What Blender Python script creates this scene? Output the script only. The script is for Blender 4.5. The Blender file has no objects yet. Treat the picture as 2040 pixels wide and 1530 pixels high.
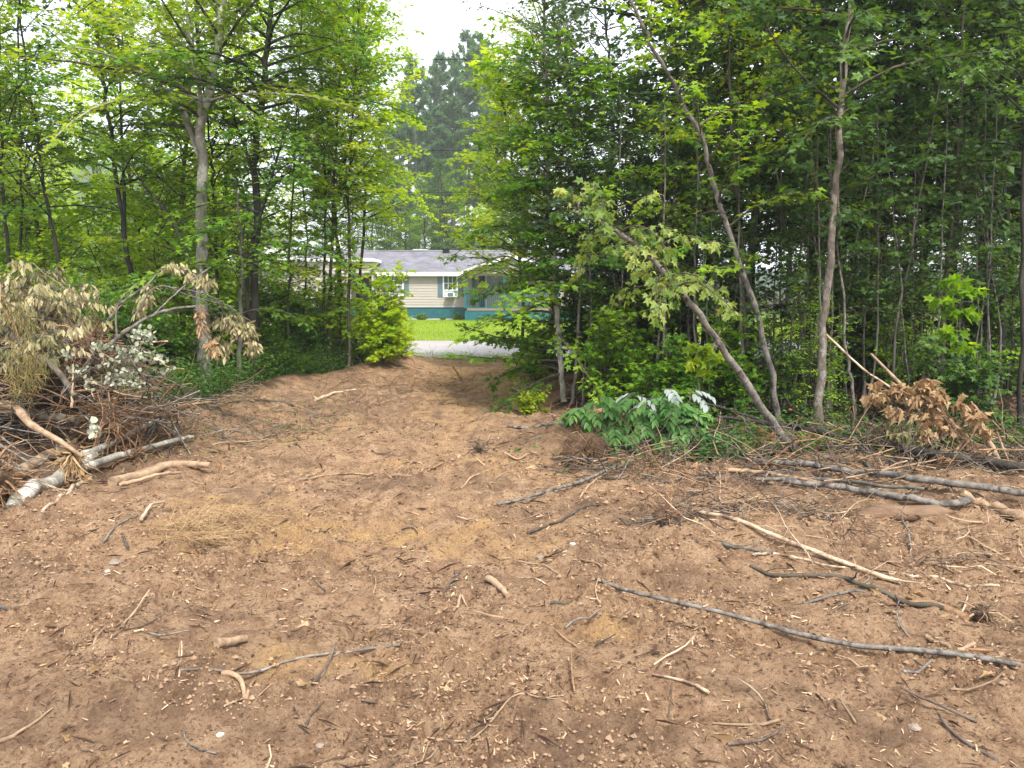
import bpy, math, random
import numpy as np
from mathutils import Vector
R = math.radians
rng = np.random.default_rng(7)
random.seed(7)
sc = bpy.context.scene
# ---------------------------------------------------------------- camera, light, exposure
CAM_H = 1.7; PITCH = R(6.99); FPX = 1484.0
cd = bpy.data.cameras.new("camera"); cam = bpy.data.objects.new("camera", cd)
sc.collection.objects.link(cam); sc.camera = cam
cam.location = (0, 0, CAM_H); cam.rotation_euler = (R(90) - PITCH, 0, 0)
cd.sensor_width = 36; cd.lens = 36 * FPX / 2040; cd.clip_end = 3000; cd.clip_start = 0.05
SUN_EL, SUN_AZ = 54.0, 158.0
world = bpy.data.worlds.new("World"); sc.world = world; world.use_nodes = True
nt = world.node_tree; bg = nt.nodes["Background"]
sky = nt.nodes.new("ShaderNodeTexSky"); sky.sky_type = 'NISHITA'; sky.sun_disc = False
sky.sun_elevation = R(SUN_EL); sky.sun_rotation = R(SUN_AZ)
sky.air_density = 1.0; sky.dust_density = 5.0; sky.ozone_density = 1.0; sky.altitude = 300
# thin bright overcast veil mixed over the clear sky
veil = nt.nodes.new("ShaderNodeMix"); veil.data_type = 'RGBA'; veil.inputs[0].default_value = 0.72
veil.inputs[7].default_value = (11.0, 11.4, 12.2, 1)
nt.links.new(sky.outputs[0], veil.inputs[6]); nt.links.new(veil.outputs[2], bg.inputs[0])
bg.inputs[1].default_value = 0.11
sd = bpy.data.lights.new("sun", 'SUN'); sun = bpy.data.objects.new("sun", sd); sc.collection.objects.link(sun)
sd.energy = 3.4; sd.angle = R(9); sd.color = (1.0, 0.95, 0.86)
_d = Vector((math.sin(R(SUN_AZ)) * math.cos(R(SUN_EL)), math.cos(R(SUN_AZ)) * math.cos(R(SUN_EL)), math.sin(R(SUN_EL))))
sun.rotation_euler = _d.to_track_quat('Z', 'Y').to_euler()
sc.view_settings.view_transform = 'Standard'; sc.view_settings.look = 'None'
sc.view_settings.exposure = 1.05; sc.view_settings.gamma = 1.0
sc.render.engine = 'CYCLES'
sc.cycles.max_bounces = 6; sc.cycles.diffuse_bounces = 4; sc.cycles.transmission_bounces = 4
sc.cycles.use_denoising = True
# ---------------------------------------------------------------- helpers
COL = sc.collection
def at(px, py, Y):
    u = (px - 1020) / FPX; v = (765 - py) / FPX
    d = np.array([u, math.cos(PITCH) + v * math.sin(PITCH), -math.sin(PITCH) + v * math.cos(PITCH)])
    return np.array([0, 0, CAM_H]) + d * (Y / d[1])
def _h(ix, iy, seed):
    n = (ix * 374761393 + iy * 668265263 + seed * 1442695041) & 0x7fffffff
    n = ((n ^ (n >> 13)) * 1274126177) & 0x7fffffff
    return ((n ^ (n >> 16)) & 0xffff) / 65535.0
def vnoise(x, y, seed=0):
    x = np.asarray(x, float); y = np.asarray(y, float)
    ix = np.floor(x).astype(np.int64); iy = np.floor(y).astype(np.int64)
    fx = x - ix; fy = y - iy
    sx = fx * fx * fx * (fx * (fx * 6 - 15) + 10); sy = fy * fy * fy * (fy * (fy * 6 - 15) + 10)
    def g(dx, dy):
        a = _h(ix + dx, iy + dy, seed) * 2 * math.pi
        return np.cos(a) * (fx - dx) + np.sin(a) * (fy - dy)
    n0 = g(0, 0) * (1 - sx) + g(1, 0) * sx; n1 = g(0, 1) * (1 - sx) + g(1, 1) * sx
    return (n0 * (1 - sy) + n1 * sy) * 1.5
def fbm(x, y, o=4, seed=0):
    r = 0; a = 1.0
    for k in range(o):
        r = r + a * vnoise(x * 2 ** k + 17.3 * k, y * 2 ** k - 9.1 * k, seed + k); a *= 0.5
    return r
def sstep(a, b, x):
    t = np.clip((x - a) / (b - a), 0, 1); return t * t * (3 - 2 * t)
def bump(x, y, cx, cy, rx, ry, h, rot=0):
    c, s = math.cos(rot), math.sin(rot); dx, dy = x - cx, y - cy
    q = ((dx * c + dy * s) / rx) ** 2 + ((-dx * s + dy * c) / ry) ** 2
    return h * np.exp(-q * 1.2)
# clearing outline: half widths of bare soil left and right of the axis at a given depth
def left_edge(y):  return np.interp(y, [0, 5, 7.5, 8.7, 9.6, 11, 12, 13, 15, 17, 19], [-9, -9, -5.4, -4.4, -4.0, -3.9, -3.9, -3.7, -3.0, -2.4, -2.2])
def right_edge(y): return np.interp(y, [0, 5, 6.4, 7.5, 8.5, 9.5, 11, 13, 16, 19], [9, 9, 5.2, 2.0, 1.7, 1.2, 1.0, 1.0, 1.3, 1.6])
def soil_mask(x, y):
    w = fbm(x * .8, y * .8, 3, 5) * .5
    m = sstep(-.3, .35, x - left_edge(y) + w) * sstep(-.3, .35, right_edge(y) - x + w)
    return m * (1 - sstep(18.6, 19.3, y))
def tread(x, y, mask=False):
    """cleat marks of the two passes of a tracked machine"""
    r = 0; mm = 0
    for (x0, x1, y0, y1) in ((-1.50, -.93, 9.8, 17.6), (-.45, 0.12, 11.6, 17.6), (-2.75, -2.05, 7.9, 10.9), (-1.0, -.35, 7.5, 10.4), (-6.1, -5.5, 4.4, 5.8)):
        k = (y - y0) / (y1 - y0); dx = -0.10 * (y - 12)* 0
        m = sstep(0, .08, x - x0 - dx) * sstep(0, .08, x1 + dx - x) * sstep(0, .5, y - y0) * sstep(0, .8, y1 - y)
        m = m * sstep(-.45, .05, fbm(x * 1.3, y * .9, 2, 44) + .15)
        mm = mm + m; r = r + m * (0.125 * np.abs(np.sin(y * math.pi / .42 + .3 * x)) ** .8 - .11)
    return np.clip(mm, 0, 1) if mask else r
def H(x, y, fine=True):
    x = np.asarray(x, float); y = np.asarray(y, float)
    d = np.sqrt(x * x + y * y)
    near = 1 - sstep(17.5, 19.2, y)
    z = fbm(x * .45, y * .45, 3, 11) * .07 * near
    # banks pushed up at both sides
    le, re = left_edge(y), right_edge(y)
    z = z + .22 * np.exp(-((x - le) / .7) ** 2) * near * sstep(7, 10, y) + .16 * np.exp(-((x - re - .1) / .5) ** 2) * near * sstep(9, 11, y)
    z = z + .05 * (1 - soil_mask(x, y)) * near
    # mounds
    z = z + bump(x, y, -5.5, 8.1, 1.4, 1.1, .75)
    z = z + bump(x, y, .95, 8.3, .55, .5, .42) + bump(x, y, 1.75, 8.2, .6, .45, .30)
    z = z + bump(x, y, -.2, 9.6, .4, .4, .12) + bump(x, y, 2.9, 6.9, 1.5, .45, .16) + bump(x, y, 4.1, 6.1, 1.3, .45, .17)
    z = z + bump(x, y, .25, 2.72, .42, .13, .07) + bump(x, y, 1.9, 5.0, .8, .35, .10) + bump(x, y, -2.1, 5.3, .5, .25, .06)
    z = z + bump(x, y, .05, 5.9, 1.2, .25, .06) + bump(x, y, -1.5, 3.3, .9, .3, .05, .3)
    z = z + bump(x, y, -.15, 15.5, .4, 1.5, .10) + bump(x, y, .8, 14.8, .5, 2.0, .22) + bump(x, y, -2.5, 14.5, .6, 2, .18)
    z = z + bump(x, y, 0, 18.6, 2.5, .4, .10) * 1.0
    if fine:
        s = soil_mask(x, y)
        amp = (.35 + .65 * s) * near * (1 - .85 * tread(x, y, True) * s)
        z = z + amp * (fbm(x * 1.7 + .3 * y, y * 2.3, 3, 21) * .055)
        rough = sstep(-.25, .45, fbm(x * .9, y * .9, 2, 61))
        q = fbm(x * 5.5, y * 7.5, 4, 31)
        z = z + amp * (rough * .65 + .35) * (q * .046 + np.abs(fbm(x * 3.1, y * 4.2, 3, 37)) * -.085)
        g3 = fbm(x * 14, y * 18, 3, 101)
        z = z + amp * (rough * .7 + .3) * np.abs(g3) * .022 * sstep(12, 4, d)
        c = vnoise(x * 19, y * 24, 71)
        z = z + amp * rough * np.clip(c - .12, 0, 1) * .055 * sstep(16, 3, d)
        c2 = vnoise(x * 42, y * 50, 73)
        z = z + amp * (rough * .7 + .3) * c2 * .016 * sstep(10, 4, d)
        z = z + tread(x, y) * s
    z = z * near
    far = sstep(75, 400, y)
    return z + far * 6
def hz(x, y, fine=False): return float(H(np.array([x]), np.array([y]), fine)[0])
def hit(px, py):
    """where a sight line meets the soil"""
    p = at(px, py, 1.0) - np.array([0, 0, CAM_H])
    t = np.linspace(1.5, 30, 2400)
    z = CAM_H + p[2] * t - H(p[0] * t, p[1] * t, False)
    k = int(np.argmax(z < 0)) or len(t) - 1
    return np.array([0, 0, CAM_H]) + p * t[k]

def link(o, parent=None):
    COL.objects.link(o)
    if parent is not None: o.parent = parent
    return o
def tag(o, label=None, cat=None, group=None, kind=None):
    if label: o["label"] = label
    if cat: o["category"] = cat
    if group: o["group"] = group
    if kind: o["kind"] = kind
    return o
def empty(name, loc=(0, 0, 0), rz=0):
    o = bpy.data.objects.new(name, None); o.empty_display_size = .1
    COL.objects.link(o); o.location = [float(c) for c in loc]; o.rotation_euler.z = rz
    return o
class MB:
    """collects polygons; build() links them as one mesh object"""
    def __init__(s): s.v = []; s.f = []; s.n = 0   # f: (sizes, idx, mat, tint)
    def add(s, verts, faces, mat=0, tint=.5):
        """faces: int array (F,k)"""
        verts = np.asarray(verts, float).reshape(-1, 3); faces = np.asarray(faces, np.int64)
        s.v.append(verts)
        F, k = faces.shape
        t = np.broadcast_to(np.asarray(tint, float), (F,)) if np.ndim(tint) <= 1 else tint
        s.f.append((np.full(F, k), (faces + s.n).ravel(), np.full(F, mat), np.array(t)))
        s.n += len(verts)
    def poly(s, verts, mat=0, tint=.5):
        s.add(verts, [list(range(len(verts)))], mat, tint)
    def box(s, x0, x1, y0, y1, z0, z1, mat=0, tint=.5):
        v = [(x, y, z) for x in (x0, x1) for y in (y0, y1) for z in (z0, z1)]
        s.add(v, [(0, 1, 3, 2), (4, 6, 7, 5), (0, 4, 5, 1), (2, 3, 7, 6), (0, 2, 6, 4), (1, 5, 7, 3)], mat, tint)
    def tube(s, P, r, n=6, mat=0, tint=.5, cap=True, rough=0.0, oval=1.0):
        P = np.asarray(P, float); m = len(P); r = np.broadcast_to(np.asarray(r, float), (m,))
        T = np.gradient(P, axis=0); T /= np.linalg.norm(T, axis=1)[:, None] + 1e-9
        ref = np.array([0, 0, 1.0]) if abs(T[:, 2]).mean() < .8 else np.array([1.0, 0, 0])
        A = np.cross(T, ref); A /= np.linalg.norm(A, axis=1)[:, None] + 1e-9
        B = np.cross(T, A)
        a = np.arange(n) * 2 * math.pi / n
        rr = r[:, None] * (1 + rough * (rng.random((m, n)) - .5) * 2)
        V = P[:, None] + rr[..., None] * (np.cos(a)[None, :, None] * A[:, None] + oval * np.sin(a)[None, :, None] * B[:, None])
        i = np.arange(m - 1)[:, None] * n; j = np.arange(n)[None]; j2 = (j + 1) % n
        F = np.stack([i + j, i + j2, i + n + j2, i + n + j], -1).reshape(-1, 4)
        s.add(V.reshape(-1, 3), F, mat, tint)
        if cap:
            s.add(V[0][::-1], [list(range(n))], mat, tint); s.add(V[-1], [list(range(n))], mat, tint)
    def sticks(s, A, B, r0, r1, mat=0, tint=.5):
        """many straight three sided twigs"""
        A = np.asarray(A); B = np.asarray(B); N = len(A)
        if N == 0: return
        T = B - A; T /= np.linalg.norm(T, axis=1)[:, None] + 1e-9
        U = np.cross(T, rng.normal(size=(N, 3))); U /= np.linalg.norm(U, axis=1)[:, None] + 1e-9
        W = np.cross(T, U); V = np.zeros((N, 6, 3))
        r0 = np.broadcast_to(r0, (N,)); r1 = np.broadcast_to(r1, (N,))
        for k in range(3):
            c, q = math.cos(k * 2.0944), math.sin(k * 2.0944)
            V[:, k] = A + (c * U + q * W) * r0[:, None]; V[:, 3 + k] = B + (c * U + q * W) * r1[:, None]
        base = (np.arange(N) * 6)[:, None, None]
        F = (base + np.array([[0, 1, 4, 3], [1, 2, 5, 4], [2, 0, 3, 5]])[None]).reshape(-1, 4)
        s.add(V.reshape(-1, 3), F, mat, np.repeat(np.broadcast_to(tint, (N,)), 3))
    def leaves(s, pos, axis, nrm, size, shape, mat=0, tint=.5):
        pos = np.asarray(pos); N = len(pos)
        if N == 0: return
        tv, tf = SHAPES[shape]
        axis = axis / (np.linalg.norm(axis, axis=1)[:, None] + 1e-9)
        side = np.cross(axis, nrm); side /= np.linalg.norm(side, axis=1)[:, None] + 1e-9
        up = np.cross(side, axis)
        size = np.broadcast_to(size, (N,))
        V = (tv[None, :, 0, None] * side[:, None] + tv[None, :, 1, None] * axis[:, None] + tv[None, :, 2, None] * up[:, None])
        V = pos[:, None] + V * size[:, None, None]
        m = len(tv)
        for poly in tf:
            pass
        k = len(tf[0]); base = (np.arange(N) * m)[:, None, None]
        F = (base + np.array(tf)[None]).reshape(-1, k)
        s.add(V.reshape(-1, 3), F, mat, np.repeat(np.broadcast_to(tint, (N,)), len(tf)))
    def build(s, name, mats, parent=None, smooth=False, origin=None):
        me = bpy.data.meshes.new(name)
        V = np.concatenate(s.v) if s.v else np.zeros((0, 3))
        if origin is not None: V = V - np.asarray(origin, float)
        S = np.concatenate([f[0] for f in s.f]); I = np.concatenate([f[1] for f in s.f])
        M = np.concatenate([f[2] for f in s.f]); T = np.concatenate([f[3] for f in s.f])
        me.vertices.add(len(V)); me.vertices.foreach_set("co", V.astype(np.float32).ravel())
        me.loops.add(len(I)); me.loops.foreach_set("vertex_index", I.astype(np.int32))
        me.polygons.add(len(S))
        st = np.concatenate([[0], np.cumsum(S)[:-1]])
        me.polygons.foreach_set("loop_start", st.astype(np.int32))
        me.polygons.foreach_set("material_index", M.astype(np.int32))
        me.polygons.foreach_set("use_smooth", np.full(len(S), smooth, bool))
        at_ = me.attributes.new("tint", 'FLOAT', 'FACE'); at_.data.foreach_set("value", T.astype(np.float32))
        for m in (mats if isinstance(mats, (list, tuple)) else [mats]): me.materials.append(m)
        me.update(calc_edges=True)
        o = bpy.data.objects.new(name, me); link(o, parent)
        if origin is not None and parent is None: o.location = [float(c) for c in origin]
        return o
# leaf outlines: x across, y along, z up; tip droops
def _half(pts, droop, fold):
    P = np.array([(x, y, fold * abs(x) - droop * (y * y + .6 * x * x)) for x, y in pts]); return P
def _sym(pts, droop=.25, fold=.15):
    """pts: right outline from base to tip; two polygons joined on the midrib"""
    Rr = _half(pts, droop, fold); n = len(pts)
    L = Rr[1:-1].copy(); L[:, 0] *= -1
    V = np.concatenate([Rr, L]); right = list(range(n)); left = [0] + [n + k for k in range(n - 2)] + [n - 1]
    return V, [right, left[::-1]]
SHAPES = {
    'maple': _sym([(0, 0), (.36, .04), (.23, .28), (.52, .58), (.18, .58), (0, 1)]),
    'kite': _sym([(0, 0), (.42, .42), (0, 1)]),
    'ovate': _sym([(0, 0), (.24, .28), (.19, .66), (0, 1)]),
    'round': _sym([(0, 0), (.40, .22), (.38, .68), (0, 1)], .12, .1),
    'lance': _sym([(0, 0), (.15, .3), (.12, .62), (0, 1)], .35, .2),
    'wilt': _sym([(0, 0), (.20, .35), (.13, .7), (0, 1)], -.25, .75),
    'dead': _sym([(0, 0), (.32, .08), (.22, .3), (.44, .55), (.16, .6), (0, 1)], .55, .55),
    'needle': _sym([(0, 0), (.018, .3), (0, 1)], .1, 0),
    'spray': _sym([(0, 0), (.20, .35), (.05, .42), (.12, .72), (0, 1)], .15, .1),
    'sliver': _sym([(0, 0), (.10, .06), (.055, .8), (0, 1)], .1, .3),
    'blade': _sym([(0, 0), (.03, .5), (0, 1)], .35, 0),
}
# ---------------------------------------------------------------- materials
def new_mat(name):
    m = bpy.data.materials.new(name); m.use_nodes = True; n = m.node_tree; n.nodes.clear()
    out = n.nodes.new("ShaderNodeOutputMaterial"); return m, n, out
def N(n, t, **k):
    x = n.nodes.new(t)
    for a, b in k.items(): setattr(x, a, b)
    return x
def ramp(n, fac, stops):
    r = N(n, "ShaderNodeValToRGB"); e = r.color_ramp.elements
    while len(e) < len(stops): e.new(.5)
    for i, (p, c) in enumerate(stops): e[i].position = p; e[i].color = (*c, 1)
    n.links.new(fac, r.inputs[0]); return r.outputs[0]
def mix(n, fac, a, b, mode='MIX'):
    m = N(n, "ShaderNodeMix", data_type='RGBA', blend_type=mode)
    for s, v in ((0, fac), (6, a), (7, b)):
        if hasattr(v, 'links'): n.links.new(v, m.inputs[s])
        elif s: m.inputs[s].default_value = (*v, 1)
        else: m.inputs[s].default_value = v
    return m.outputs[2]
def noise(n, scale, detail=4, rough=.6, co='Object', sc3=None):
    tc = N(n, "ShaderNodeTexCoord"); t = N(n, "ShaderNodeTexNoise")
    t.inputs["Scale"].default_value = scale; t.inputs["Detail"].default_value = detail; t.inputs["Roughness"].default_value = rough
    src = tc.outputs[co]
    if sc3:
        mp = N(n, "ShaderNodeMapping"); mp.inputs[3].default_value = sc3; n.links.new(src, mp.inputs[0]); src = mp.outputs[0]
    n.links.new(src, t.inputs["Vector"]); return t.outputs["Fac"]
def pbsdf(n, out, color, rough=.8, spec=.3, bump=None, bs=.3, bd=.02):
    p = N(n, "ShaderNodeBsdfPrincipled"); p.inputs["Roughness"].default_value = rough; p.inputs["Specular IOR Level"].default_value = spec
    if hasattr(color, 'links'): n.links.new(color, p.inputs["Base Color"])
    else: p.inputs["Base Color"].default_value = (*color, 1)
    if bump is not None:
        b = N(n, "ShaderNodeBump"); b.inputs["Strength"].default_value = bs; b.inputs["Distance"].default_value = bd
        n.links.new(bump, b.inputs["Height"]); n.links.new(b.outputs[0], p.inputs["Normal"])
    n.links.new(p.outputs[0], out.inputs[0]); return p
def leaf_mat(name, stops, trans=.45, tboost=(1.5, 1.35, .6), rough=.55, back=None):
    m, n, out = new_mat(name)
    a = N(n, "ShaderNodeAttribute", attribute_name="tint"); oi = N(n, "ShaderNodeObjectInfo")
    ad = N(n, "ShaderNodeMath", operation='MULTIPLY_ADD'); ad.inputs[1].default_value = .22; ad.inputs[2].default_value = -.11
    n.links.new(oi.outputs["Random"], ad.inputs[0])
    nz = noise(n, .9, 2); nm = N(n, "ShaderNodeMath", operation='MULTIPLY_ADD'); nm.inputs[1].default_value = .5; nm.inputs[2].default_value = -.25
    n.links.new(nz, nm.inputs[0])
    s1 = N(n, "ShaderNodeMath", operation='ADD'); n.links.new(a.outputs["Fac"], s1.inputs[0]); n.links.new(ad.outputs[0], s1.inputs[1])
    s2 = N(n, "ShaderNodeMath", operation='ADD', use_clamp=True); n.links.new(s1.outputs[0], s2.inputs[0]); n.links.new(nm.outputs[0], s2.inputs[1])
    c = ramp(n, s2.outputs[0], stops); cb = c
    if back:
        g = N(n, "ShaderNodeNewGeometry"); cb = mix(n, g.outputs["Backfacing"], c, back)
    p = N(n, "ShaderNodeBsdfPrincipled"); p.inputs["Roughness"].default_value = rough; p.inputs["Specular IOR Level"].default_value = .35
    n.links.new(cb, p.inputs["Base Color"])
    t = N(n, "ShaderNodeBsdfTranslucent"); n.links.new(mix(n, 1.0, c, tboost, 'MULTIPLY'), t.inputs[0])
    ms = N(n, "ShaderNodeMixShader"); ms.inputs[0].default_value = trans
    n.links.new(p.outputs[0], ms.inputs[1]); n.links.new(t.outputs[0], ms.inputs[2]); n.links.new(ms.outputs[0], out.inputs[0])
    return m
def bark_mat(name, dark, light, spot=None, scale=9, streak=(1, 1, .25), ring=False):
    m, n, out = new_mat(name)
    f = noise(n, scale, 6, .65, sc3=streak); c = ramp(n, f, [(.32, dark), (.62, light)])
    if spot:
        s = noise(n, scale * .55, 5, .7, sc3=(1.3, 1.7, .9)); sr = N(n, "ShaderNodeMapRange"); sr.inputs[1].default_value = .50; sr.inputs[2].default_value = .60
        n.links.new(s, sr.inputs[0]); c = mix(n, sr.outputs[0], c, spot)
    a = N(n, "ShaderNodeAttribute", attribute_name="tint")
    k = ramp(n, a.outputs["Fac"], [(0, (.6, .6, .6)), (1, (1.35, 1.35, 1.35))])
    c = mix(n, 1.0, c, k, 'MULTIPLY')
    pbsdf(n, out, c, .85, .2, noise(n, scale * 3, 6, .7, sc3=streak), .6, .02); return m
def plain(name, color, rough=.7, spec=.3, var=.12, scale=6):
    m, n, out = new_mat(name)
    f = noise(n, scale, 4); lo = tuple(c * (1 - var) for c in color); hi = tuple(min(1, c * (1 + var)) for c in color)
    pbsdf(n, out, ramp(n, f, [(.3, lo), (.7, hi)]), rough, spec); return m
M = {}
M['leaf_pallid'] = leaf_mat('leaf_pallid_green', [(0, (.05, .12, .018)), (.5, (.15, .24, .04)), (1, (.34, .40, .11))], .5)
M['leaf_yellow'] = leaf_mat("leaf_yellow_green", [(0, (.075, .16, .012)), (.45, (.175, .30, .014)), (1, (.35, .44, .02))], .55)
M['leaf_mid'] = leaf_mat("leaf_mid_green", [(0, (.042, .12, .010)), (.5, (.10, .235, .014)), (1, (.25, .40, .02))], .52)
M['leaf_dark'] = leaf_mat("leaf_deep_green", [(0, (.018, .052, .012)), (.5, (.042, .105, .018)), (1, (.11, .21, .028))], .42)
M['leaf_lime'] = leaf_mat("leaf_lime", [(0, (.14, .28, .010)), (.5, (.30, .47, .012)), (1, (.50, .62, .02))], .62)
M['leaf_aspen'] = leaf_mat("leaf_grey_green", [(0, (.025, .06, .022)), (.5, (.055, .11, .04)), (1, (.12, .18, .07))], .35, back=(.17, .23, .15))
M['leaf_ash'] = leaf_mat("leaf_ash", [(0, (.05, .15, .035)), (.5, (.11, .26, .06)), (1, (.20, .36, .08))], .4, (1.3, 1.3, .7), .4)
M['leaf_pale'] = leaf_mat("leaf_pale_underside", [(0, (.20, .24, .22)), (1, (.36, .41, .40))], .2, (1, 1, 1))
M['leaf_round'] = leaf_mat("leaf_silvery", [(0, (.16, .18, .11)), (.5, (.31, .33, .23)), (1, (.44, .46, .36))], .2, (1, 1, 1))
M['leaf_tan'] = leaf_mat("leaf_dead_tan", [(0, (.17, .10, .045)), (.5, (.34, .22, .11)), (1, (.50, .36, .21))], .3, (1.1, .9, .7), .8)
M['leaf_olive'] = leaf_mat("leaf_wilted_olive", [(0, (.085, .095, .035)), (.45, (.24, .225, .10)), (1, (.48, .41, .25))], .25, (1.1, 1, .7), .8)
M['leaf_rust'] = leaf_mat("leaf_rust", [(0, (.20, .06, .02)), (1, (.45, .16, .05))], .4, (1, 1, 1))
M['needle'] = leaf_mat("pine_needles", [(0, (.05, .12, .045)), (.5, (.11, .22, .08)), (1, (.21, .34, .12))], .35, (1, 1, 1))
M['needle_dry'] = leaf_mat("dry_pine_needles", [(0, (.09, .10, .03)), (.5, (.22, .19, .06)), (1, (.38, .29, .11))], .3, (1, 1, .8))
M['grassy'] = leaf_mat("ground_greens", [(0, (.02, .06, .008)), (.5, (.05, .12, .015)), (1, (.12, .2, .02))], .4)
M['straw'] = leaf_mat("straw", [(0, (.25, .15, .07)), (1, (.55, .38, .2))], .2, (1, 1, 1))
M['bark_grey'] = bark_mat("bark_grey", (.050, .045, .038), (.17, .158, .135))
M['bark_lichen'] = bark_mat("bark_lichen", (.13, .12, .095), (.34, .32, .27), (.50, .50, .45), 7, (1, 1, .5))
M['bark_dark'] = bark_mat("bark_dark", (.014, .013, .011), (.055, .05, .042))
M['bark_brown'] = bark_mat("bark_brown", (.034, .029, .021), (.115, .098, .072))
M['bark_pole'] = bark_mat("bark_grey_pole", (.085, .075, .065), (.23, .21, .185), (.06, .05, .045), 14, (1, 1, 1))
M['wood_pale'] = bark_mat("wood_barked_pale", (.28, .20, .13), (.56, .44, .31), (.16, .10, .07), 10, (1, 1, 1))
M['wood_tan'] = bark_mat("wood_tan", (.17, .11, .07), (.40, .28, .18), None, 12, (1, 1, 1))
M['root'] = bark_mat("root_brown", (.11, .06, .035), (.30, .18, .10), None, 16, (1, 1, 1))
M['twig_dark'] = bark_mat("twig_dark", (.035, .028, .022), (.13, .10, .08), None, 16, (1, 1, 1))
M['bark_red'] = bark_mat("bark_reddish", (.075, .055, .042), (.19, .16, .13), (.27, .25, .22), 10, (1, 1, 1))
# ---------------------------------------------------------------- ground
def soil_material():
    m, n, out = new_mat("soil")
    def A(nm): return N(n, "ShaderNodeAttribute", attribute_name=nm).outputs["Fac"]
    big = noise(n, 1.1, 5, .65); midn = noise(n, 7, 6, .7); fine = noise(n, 55, 6, .75); grit = noise(n, 260, 3, .7)
    base = ramp(n, midn, [(.34, (.20, .112, .062)), (.47, (.40, .243, .142)), (.62, (.58, .385, .235))])
    base = mix(n, ramp(n, big, [(.45, (0, 0, 0)), (.68, (.6, .6, .6))]), base, (.50, .32, .19))
    # bits of bark, root and chip ground into the dirt
    base = mix(n, ramp(n, fine, [(.38, (.9, .9, .9)), (.47, (0, 0, 0))]), base, (.125, .072, .044))
    base = mix(n, ramp(n, fine, [(.55, (0, 0, 0)), (.66, (.75, .75, .75))]), base, (.58, .43, .29))
    base = mix(n, ramp(n, grit, [(.38, (.65, .65, .65)), (.5, (0, 0, 0))]), base, (.21, .13, .085))
    sand = mix(n, ramp(n, fine, [(.35, (0, 0, 0)), (.6, (1, 1, 1))]), (.40, .235, .10), (.58, .37, .17))
    sm = N(n, "ShaderNodeMath", operation='MULTIPLY'); n.links.new(A("sand"), sm.inputs[0])
    n.links.new(ramp(n, midn, [(.38, (.1, .1, .1)), (.6, (1, 1, 1))]), sm.inputs[1])
    base = mix(n, sm.outputs[0], base, sand)
    moist_shade = mix(n, midn, (.11, .068, .045), (.26, .168, .11))
    mm = N(n, "ShaderNodeMath", operation='MULTIPLY'); n.links.new(A("moist_shade"), mm.inputs[0])
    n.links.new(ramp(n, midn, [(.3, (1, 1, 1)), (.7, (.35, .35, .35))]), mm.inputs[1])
    base = mix(n, mm.outputs[0], base, moist_shade)
    floor = mix(n, ramp(n, fine, [(.4, (0, 0, 0)), (.6, (1, 1, 1))]), (.022, .016, .011), (.075, .05, .03))
    floor = mix(n, ramp(n, midn, [(.48, (0, 0, 0)), (.6, (.8, .8, .8))]), floor, (.03, .035, .014))
    base = mix(n, A("floor"), base, floor)
    h = N(n, "ShaderNodeMath", operation='MULTIPLY_ADD'); h.inputs[1].default_value = .35
    n.links.new(grit, h.inputs[0]); n.links.new(fine, h.inputs[2])
    h2 = N(n, 'ShaderNodeMath', operation='MULTIPLY_ADD'); h2.inputs[1].default_value = .9; n.links.new(noise(n, 26, 8, .8, sc3=(.7, 1.3, 1)), h2.inputs[0]); n.links.new(h.outputs[0], h2.inputs[2]); h = h2
    pbsdf(n, out, base, .95, .12, h.outputs[0], .95, .045)
    return m
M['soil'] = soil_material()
def sand_mask(x, y):
    s = bump(x, y, -1.35, 5.25, 1.2, .42, 1.25) + bump(x, y, -.2, 4.9, .6, .3, .5) + bump(x, y, -2.2, 5.9, .5, .25, .9)
    s = s + bump(x, y, -1.25, 15.5, .5, 3, .8) + bump(x, y, -.2, 15, .45, 4, .7) + bump(x, y, .6, 3.6, .45, .15, .7)
    s = s + bump(x, y, 4.4, 3.1, .8, .2, .5) + bump(x, y, -1.0, 11.5, .5, 1.5, .6) + bump(x, y, -.9, 3.3, .5, .14, .6)
    s = s + bump(x, y, -.6, 7.2, 1.6, .5, .35)
    return np.clip(.35 * tread(x, y, True) + s * .85 + .9 * fbm(x * 2.2, y * 3, 5, 81) * sstep(.04, .3, s), 0, 1)
def moist_shade_mask(x, y):
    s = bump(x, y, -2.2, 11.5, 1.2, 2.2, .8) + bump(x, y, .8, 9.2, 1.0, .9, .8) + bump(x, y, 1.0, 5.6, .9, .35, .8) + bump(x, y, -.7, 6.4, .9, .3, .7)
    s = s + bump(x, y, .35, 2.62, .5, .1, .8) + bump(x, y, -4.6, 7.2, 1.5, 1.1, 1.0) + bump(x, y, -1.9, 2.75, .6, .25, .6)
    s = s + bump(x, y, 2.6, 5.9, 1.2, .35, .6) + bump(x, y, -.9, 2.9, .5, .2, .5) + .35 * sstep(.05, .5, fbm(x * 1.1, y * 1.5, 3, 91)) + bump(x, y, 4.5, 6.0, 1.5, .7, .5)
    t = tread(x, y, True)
    cut = t * (1 - np.abs(np.sin(y * math.pi / .42 + .3 * x)) ** .8) * 1.3      # darker colour painted into the cleat grooves to stand for their shade
    return np.clip((s + .5 * fbm(x * 2.5, y * 3, 3, 87) * (s > .05)) * (1 - .7 * t) + cut, 0, 1)
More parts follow.
